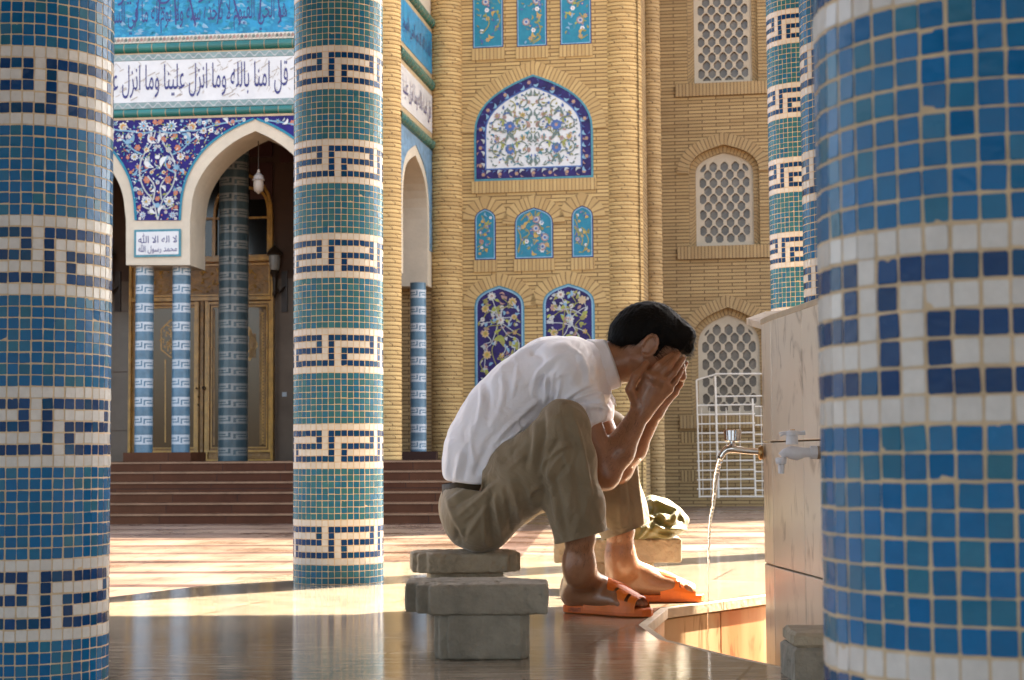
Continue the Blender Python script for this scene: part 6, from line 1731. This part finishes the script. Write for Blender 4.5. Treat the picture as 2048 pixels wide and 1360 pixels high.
# waist: trousers end under the belt
# cut planes act on single legs only: clip afterwards
Pt, Ft = TR.mesh(.004, warp_tr); Pt = relax(Pt, Ft, 1, .5)
strokes = [([(1080, 960), (1084, 928), (1118, 896), (1140, 888)], .009, 6), ([(1086, 820), (1088, 870), (1078, 930), (1083, 970)], -.008, 7), ([(1116, 880), (1100, 908), (1090, 934)], -.007, 5), ([(1128, 905), (1108, 928), (1096, 955)], .006, 5), ([(1140, 925), (1116, 948), (1100, 975)], -.005, 5),
  ([(1072, 845), (1070, 890), (1062, 930)], .006, 6), ([(1062, 870), (1056, 905), (1050, 940)], -.005, 7),
  ([(985, 945), (945, 972), (900, 1000)], .007, 5), ([(985, 958), (950, 985), (905, 1014)], -.007, 5), ([(988, 968), (958, 998), (915, 1032)], .006, 5), ([(990, 985), (962, 1020), (930, 1050)], -.006, 6), ([(975, 1000), (955, 1040), (935, 1070)], .006, 6), ([(892, 990), (905, 1030), (925, 1070)], .005, 6),
  ([(990, 985), (996, 1030), (1004, 1078)], .0075, 6), ([(978, 1000), (980, 1040), (984, 1085)], -.007, 6), ([(968, 1015), (968, 1050), (970, 1090)], .006, 5), ([(1010, 980), (1018, 1025), (1022, 1065)], -.0065, 6), ([(1020, 960), (1034, 1000), (1040, 1050)], .006, 6), ([(1036, 950), (1052, 990), (1060, 1030)], -.005, 7),
  ([(1098, 930), (1108, 990), (1118, 1060)], .006, 7), ([(1112, 960), (1122, 1010), (1132, 1075)], -.005, 7), ([(1146, 830), (1166, 900), (1182, 980), (1200, 1045)], .007, 6), ([(1130, 840), (1148, 920), (1160, 1000), (1172, 1070)], -.005, 9), ([(1170, 900), (1186, 980), (1196, 1050)], -.004, 6),
  ([(1000, 930), (1030, 900), (1060, 862)], -.004, 7), ([(1015, 940), (1050, 912)], .004, 6), ([(1050, 1000), (1070, 975), (1086, 965)], .005, 6),
  ([(1268, 905), (1272, 960), (1285, 1040)], .007, 5), ([(1255, 940), (1262, 1000), (1266, 1050)], -.006, 6), ([(1236, 960), (1240, 1010), (1244, 1060)], .005, 6), ([(1216, 830), (1222, 850), (1222, 880)], .006, 4)]
rf = random.Random(5)
for i in range(50):
    x, y = rf.uniform(895, 1200), rf.uniform(830, 1080); a = (rf.uniform(1.2, 1.9) if x > 1080 else rf.uniform(1.3, 2.6)); L = rf.uniform(20, 60); b = rf.uniform(-8, 8)
    strokes.append(([(x, y), (x+math.cos(a)*L/2+b, y+math.sin(a)*L/2), (x+math.cos(a)*L, y+math.sin(a)*L)], rf.choice([-1, 1])*rf.uniform(.0012, .0032), rf.uniform(3.5, 7)))
Pt = sculpt(Pt, Ft, [(p, A*1.25, w*.85) for p, A, w in strokes])
nR = np.array([.27, -.25, 1.0]); pR = PN(1165, 1073, 4.66); nL = np.array([.36, -.1, 1.0]); pL = PN(1256, 1060, 5.10)
nR = np.array([-.27, 0, 1.0]); nL = np.array([-.36, 0, 1.0])
zc_ = ((Pt-pR) @ nR); isR = (Pt[:, 0] > PN(1090, 1060, 4.65)[0]) & (Pt[:, 1] < 4.87)
isL = (Pt[:, 0] > PN(1150, 1060, 5.05)[0]) & (Pt[:, 1] >= 4.87)
for sel, p0, nn in ((isR, pR, nR), (isL, pL, nL)):
    w = sel & (((Pt-p0) @ nn) < 0); Pt[w, 2] -= ((Pt[w]-p0) @ nn)/nn[2]      # flatten the end onto the hem plane
# sit flat on the stool
low = (Pt[:, 2] < .164) & (Pt[:, 0] < PN(1060, 1060, YC)[0]); Pt[low, 2] = .164
wl_ = PN(930, 975, YC); nw = np.array([.16, 0, 1.0]); ww = (((Pt-wl_) @ nw) > 0) & (Pt[:, 0] < PN(966, 960, YC)[0]) & (Pt[:, 2] < .6)
Pt[ww, 2] -= ((Pt[ww]-wl_) @ nw)/nw[2]
Pt2 = relax(Pt, Ft, 1, .35)
trou = mesh_obj("trousers", Pt2, Ft, M_TROU, body, tuple(PN(1000, 1000, YC)))
# belt
bmb = MB(); rowsb = []
bc = PN(952, 972, YC)
for (dz, rr_) in ((-.022, .0), (-.020, .004), (.016, .004), (.018, .0)):
    row = []
    for i in range(36):
        a = 2*math.pi*i/36; cx, cy = math.cos(a), math.sin(a)
        row.append(bc+np.array([(.090+rr_)*np.sign(cx)*abs(cx)**.8, .004+(.166+rr_)*np.sign(cy)*abs(cy)**.8, dz+.012*cx]))
    rowsb.append(row)
bmb.grid(rowsb, M_BELT, closed=True); bmb.build("belt", body, smooth=True, origin=tuple(bc))

# ------------------------------------------------ hair
HA = SDF()
HA.ell(hc+up*.014-fw*.008, (.108, .0855, .0985), HR, .02)
HA.ell(hd(-.075, 0, -.012), (.042, .062, .052), HR, .03)
HA.cap(hd(.070, -.04, .052), hd(.070, .04, .052), .034, .034, .03)
HA.cap(hd(.096, -.03, .026), hd(.096, .03, .026), .016, .016, .02)
# hairline: everything below goes
HA.cut(hd(.06, -.2, -.088), hd(.06, .2, -.088), .0955, .0955, .008)
HA.cut(hd(.115, -.2, -.06), hd(.115, .2, -.06), .070, .070, .008)
HA.cut(hd(-.01, -.2, -.105), hd(-.01, .2, -.105), .083, .083, .008)
HA.cut(hd(-.08, -.2, -.125), hd(-.08, .2, -.125), .072, .072, .008)
for sg in (-1, 1):
    HA.cut(hd(-.006, sg*.07, -.022), hd(-.006, sg*.13, -.022), .0275, .0275, .006)
    HA.cap(hd(.024, sg*.074, .0), hd(.020, sg*.0725, -.030), .0085, .006, .008)
def warp_hair(G):
    L = (G-hc) @ HR; f, s_, u = L[..., 0], L[..., 1], L[..., 2]
    return (.0009*np.sin(150*s_+30*np.sin(26*f)+60*u)+.0008*np.sin(260*s_+90*f+20*u)+.0008*np.sin(70*f-120*u)).astype(np.float32)
Ph, Fh = HA.mesh(.0032, warp_hair)
hair = mesh_obj("hair", Ph, Fh, M_HAIR, body, tuple(hc))
# strands: thin blades lying on the hair and breaking its outline
rs = np.random.RandomState(4); hmb = MB()
pts = Ph[rs.choice(len(Ph), 5200)]
for p in pts:
    L = (p-hc) @ HR; out = (p-(hc-up*.02)); out /= np.linalg.norm(out)
    flow = fw*.9-up*.35 if L[0] > -.03 else -fw*.5-up*.9
    t = flow-out*(flow @ out); t += rs.normal(0, .2, 3); t /= np.linalg.norm(t); ln = rs.uniform(.012, .028); w = np.cross(t, out)*.00045
    lift = rs.uniform(.0, .006)
    a = p-out*.002; m_ = p+t*ln*.55+out*lift*.8; e = p+t*ln+out*(lift*.5-.001)
    hmb.face([a-w, a+w, m_+w*.8, m_-w*.8], M_HAIR); hmb.face([m_-w*.8, m_+w*.8, e], M_HAIR)
st = hmb.build("hair_strands", hair, origin=tuple(hc)); st.location = (0, 0, 0); st['kind'] = 'stuff'

# ------------------------------------------------ sandals
M_ORR = mat("orange_rubber", (.76, .165, .012), .42, var=.12, vscale=30, bump=.0008, bscale=120, sss=.05)
M_ORD = mat("orange_rubber_sole", (.66, .13, .012), .5, var=.15, vscale=30)
M_PRINT = mat("dark_print", (.06, .012, .008), .5)
def sandal(ft, label):
    h, d, s_, inner = ft
    t = thing("sandal", label, "sandal", tuple(h)); t.parent = body; t.location = Vector(h)-body.location
    for kx in ("label", "category"): del t[kx]
    t["label"] = label
    h = h-d*.006; L = .285
    def out(u, sc=1.0):       # half widths along the sole
        w = .033+.010*math.sin(min(1, u)*math.pi*.62-.35) if u > 0 else .03
        return w*sc
    prof = []
    N = 26
    right, left = [], []
    for i in range(N+1):
        u = i/N; e = min(1, math.sqrt(max(0, 1-((.5-u)/.5)**8))); w = (.0335+.0105*math.exp(-((u-.74)/.22)**2)-.003*math.exp(-((u-.42)/.13)**2))*e
        ctr = h+d*L*u+s_*inner*.004*math.sin(u*2.5)
        right.append(ctr-s_*w); left.append(ctr+s_*w)
    loop = right+left[::-1][1:-1] if np.allclose(right[0], left[0]) else right+left[::-1]
    poly = [(float(p[0]), float(p[1])) for p in loop]
    ar = sum(poly[i][0]*poly[(i+1) % len(poly)][1]-poly[(i+1) % len(poly)][0]*poly[i][1] for i in range(len(poly)))
    if ar < 0: poly.reverse()
    # drop doubles
    q = [poly[0]]
    for p in poly[1:]:
        if math.hypot(p[0]-q[-1][0], p[1]-q[-1][1]) > .0008: q.append(p)
    if math.hypot(q[0][0]-q[-1][0], q[0][1]-q[-1][1]) < .0008: q.pop()
    mb = MB(); mb.poly_prism(q, .0015, .0225, M_ORD, bev=.0025); so_ = mb.build("sole", None, origin=tuple(h)); so_.parent = t; so_.location = (0, 0, 0)
    if inner > 0:
        # worn dark lettering on the side of the sole
        v, tr = text_tris("LUMIBANTE", 2); xs = [p[0] for p in v]; ys = [p[1] for p in v]
        pm = MB()
        for tri in tr:
            P3 = []
            for i in tri:
                u = .12+.15*(v[i][0]-min(xs))/(max(xs)-min(xs)); z = .006+.0105*(v[i][1]-min(ys))/(max(ys)-min(ys))
                k = u*N; i0 = int(k); f = k-i0; e_ = right[i0]*(1-f)+right[i0+1]*f; P3.append(e_-s_*.0006+np.array([0, 0, z]))
            pm.face(P3, M_PRINT)
    # upper: two broad crossing straps with slots
    def band(u0a, u0b, u1a, u1b, hgt0, hgt1, name, slots=True, twist=0.0):
        mb = MB(); rows = []; n = 14; m_ = 9
        for thick in (0, 1):
            rows = []
            for j in range(n+1):
                a = math.pi*j/n; row = []
                for i in range(m_+1):
                    f = i/m_
                    ca = -math.cos(a); ua = u0a+(u0b-u0a)*f; ub_ = u1a+(u1b-u1a)*f
                    u = ua*(1-(ca+1)/2)+ub_*((ca+1)/2); k = min(N-1e-6, max(0, u*N)); i0 = int(k); g = k-i0
                    lo_, hi_ = right[i0]*(1-g)+right[i0+1]*g, left[i0]*(1-g)+left[i0+1]*g
                    ctr = (lo_+hi_)/2; w = (hi_-lo_)/2; hh = (hgt0+(hgt1-hgt0)*f)*(1-.10*ca*inner)
                    th = .0028 if thick else 0
                    row.append(ctr+w*ca*(1.02+th*8)+np.array([0, 0, .012+(hh+th)*math.sin(a)**.75]))
                rows.append(row)
            for j in range(n):
                for i in range(m_):
                    if slots and i in (2, 6) and j in (2, 3, 4, 9, 10, 11): continue
                    q = [rows[j][i], rows[j+1][i], rows[j+1][i+1], rows[j][i+1]]
                    mb.face(q if thick else q[::-1], M_ORR)
            if thick:
                for j in range(n):
                    for i, fl_ in ((0, 0), (m_, 1)):
                        pass
            if not thick: r0 = rows
        for j in range(n):
            mb.face([r0[j][0], r0[j+1][0], rows[j+1][0], rows[j][0]], M_ORR); mb.face([rows[j][m_], rows[j+1][m_], r0[j+1][m_], r0[j][m_]], M_ORR)
        o = mb.build(name, None, smooth=False, origin=tuple(h)); o.parent = t; o.location = (0, 0, 0)
    if inner > 0:
        band(.30, .56, .54, .74, .092, .072, "strap", slots=False); band(.55, .90, .68, .90, .074, .038, "strap", slots=True)
        o = pm.build("side_print", None, origin=tuple(h)); o.parent = t; o.location = (0, 0, 0)
    else:
        band(.54, .74, .30, .56, .092, .072, "strap", slots=False); band(.68, .90, .55, .90, .074, .038, "strap", slots=True)
    return t
sandal(fR, "orange rubber slide on the nearer foot, toe over the trough edge")
sandal(fL, "orange rubber slide on the farther sunlit foot")

# ------------------------------------------------ jacket on the stool
JA = SDF(); jz = .17
def JP(x, y, Y): return PN(x, y, Y)
JA.ell(JP(1262, 1058, 5.58), (.105, .10, .045), None, .03); JA.ell(JP(1300, 1050, 5.56), (.085, .09, .05), None, .03)
JA.chain([JP(1278, 1022, 5.55), JP(1306, 1014, 5.52), JP(1336, 1022, 5.52), JP(1356, 1040, 5.53), JP(1364, 1052, 5.55)], [.026, .030, .030, .026, .018], .025)
JA.chain([JP(1290, 1040, 5.47), JP(1320, 1046, 5.46), JP(1352, 1052, 5.48)], [.03, .028, .017], .02)
JA.chain([JP(1235, 1052, 5.46), JP(1262, 1046, 5.44), JP(1290, 1058, 5.44), JP(1330, 1062, 5.46), JP(1358, 1060, 5.5)], [.026, .028, .026, .022, .012], .02)
JA.chain([JP(1216, 1080, 5.44), JP(1240, 1070, 5.43), JP(1262, 1052, 5.43)], [.018, .022, .02], .02)
JA.chain([JP(1312, 1012, 5.52), JP(1306, 1030, 5.47), JP(1300, 1042, 5.46)], [.012, .011, .008], .008)
JA.chain([JP(1350, 1026, 5.51), JP(1346, 1040, 5.465), JP(1342, 1050, 5.46)], [.011, .010, .008], .008)
for a, b, r in ((JP(1318, 1036, 5.42), JP(1300, 1046, 5.42), .018), (JP(1342, 1052, 5.41), JP(1310, 1054, 5.40), .014), (JP(1288, 1034, 5.42), JP(1284, 1048, 5.42), .012), (JP(1352, 1066, 5.43), JP(1330, 1072, 5.42), .010)): JA.cut(a, b, r, r*.8, .010)
def warp_ja(G):
    x, y, z = G[..., 0], G[..., 1], G[..., 2]
    return (.0035*np.sin(60*x+50*z+5*np.sin(20*y))*np.cos(40*z-22*y)+.002*np.sin(110*z-70*x)).astype(np.float32)
Pj, Fj = JA.mesh(.004, warp_ja); Pj = sculpt(relax(Pj, Fj, 1, .5), Fj, [([(1286, 1006), (1312, 1003), (1335, 1014), (1352, 1020)], .009, 5), ([(1304, 1020), (1312, 1036), (1326, 1048), (1342, 1056)], -.018, 6), ([(1354, 1018), (1348, 1036), (1342, 1050)], .009, 4), ([(1340, 1026), (1334, 1044)], -.009, 5), ([(1308, 1052), (1336, 1059), (1374, 1058)], .013, 4),
  ([(1318, 1066), (1350, 1066)], -.010, 4), ([(1262, 1084), (1284, 1070), (1298, 1046)], .008, 3), ([(1270, 1088), (1292, 1074), (1304, 1052)], -.006, 4), ([(1300, 1000), (1308, 1020), (1306, 1032)], .008, 4), ([(1294, 1008), (1296, 1030)], -.008, 4), ([(1296, 1034), (1310, 1034), (1322, 1026)], .007, 3), ([(1362, 1030), (1368, 1046)], .006, 4)])
Pj[:, 2] = np.maximum(Pj[:, 2], .1685)
jk = mesh_obj("jacket", Pj, Fj, M_JACK, None, (float(JP(1290, 1075, 5.55)[0]), 5.55, .169))
tag(jk, "crumpled olive green satin jacket lying on the sunlit concrete stool", "jacket")

# ------------------------------------------------ worn concrete of the stools
for t, X, Y, rot, slab, ped, h, hs, m, seed in STOOLS:
    rr_ = np.random.RandomState(seed); ph = rr_.uniform(0, 6, 12); cr_, sr_ = math.cos(rot), math.sin(rot); RM = np.array([[cr_, -sr_, 0], [sr_, cr_, 0], [0, 0, 1.]])
    chips = [rr_.uniform(-.16, .16, 3) for _ in range(26)]
    def warp_c(G, ph=ph):
        x, y, z = G[..., 0], G[..., 1], G[..., 2]
        n_ = np.sin(90*x+40*z+ph[0]+3*np.sin(37*y+ph[1]))*np.sin(75*y-60*z+ph[2]+2*np.sin(50*x))
        p_ = np.sin(210*x+ph[3]+3*np.sin(80*z))*np.sin(190*y+ph[4])*np.sin(230*z+ph[5]+2*np.sin(90*x))
        return (.0011*n_+.006*np.maximum(p_-.4, 0)).astype(np.float32)
    for nm, boxes, z0, z1 in (("pedestal", ped, 0.0, h-hs+.002), ("seat_slab", slab, h-hs, h)):
        q = SDF()
        for (x0, x1, y0, y1) in boxes:
            c = RM @ np.array([(x0+x1)/2, (y0+y1)/2, 0])+np.array([X, Y, (z0+z1)/2]); q.box(c, ((x1-x0)/2, (y1-y0)/2, (z1-z0)/2), .006, .005, RM)
        for cx, cy, cz in chips:
            # chipped spots along the upper rim of the slab
            if nm == "seat_slab":
                bx = boxes[int(rr_.randint(len(boxes)))]; e = rr_.randint(2); lx = rr_.uniform(bx[0], bx[1]) if e == 0 else bx[rr_.randint(2)]; ly = bx[2] if e == 0 else rr_.uniform(bx[2], bx[3])
                c = RM @ np.array([lx, ly, 0])+np.array([X, Y, z1]); r_ = rr_.uniform(.003, .008); q.cut(c, c+np.array([rr_.uniform(-.012, .012), 0, 0]), r_, r_*.7, .003)
        Pq, Fq = q.mesh(.0036, warp_c); Pq[:, 2] = np.clip(Pq[:, 2], z0 if nm == "pedestal" else -1, 9)
        mesh_obj(nm, Pq, Fq, m, t, (X, Y, z0))
# ------------------------------------------------ fine dark hair on the near forearm and the shins
hb = MB(); M_BH = mat("dark_body_hair", (.02, .011, .007), .6); NB = vnormals(Pb, Fb)
def hairs(a, b, r, n, ln):
    ab = b-a; tpar = ((Pb-a) @ ab)/(ab @ ab); d = np.linalg.norm(Pb-a-np.clip(tpar, 0, 1)[:, None]*ab, axis=1)
    ii = np.nonzero((tpar > .02) & (tpar < .98) & (d < r))[0]; u = ab/np.linalg.norm(ab)
    for i in rs.choice(ii, n):
        nn = NB[i]; t = u-nn*(u @ nn)+rs.normal(0, .4, 3); t /= np.linalg.norm(t); w = np.cross(t, nn)*.00028; l_ = ln*rs.uniform(.6, 1.2)
        p = Pb[i]-nn*.0005; e = p+t*l_+nn*rs.uniform(.001, .004); hb.face([p-w, p+w, e], M_BH)
hairs(elR, wrR, .06, 900, .014); hairs(elL, wrL, .06, 500, .014); hairs(PN(1164, 1060, 4.66), PN(1157, 1125, 4.675), .06, 600, .012); hairs(PN(1240, 1060, 5.09), PN(1240, 1110, 5.1), .06, 500, .012)
bh = hb.build("body_hair", body, origin=tuple(root)); bh['kind'] = 'stuff'
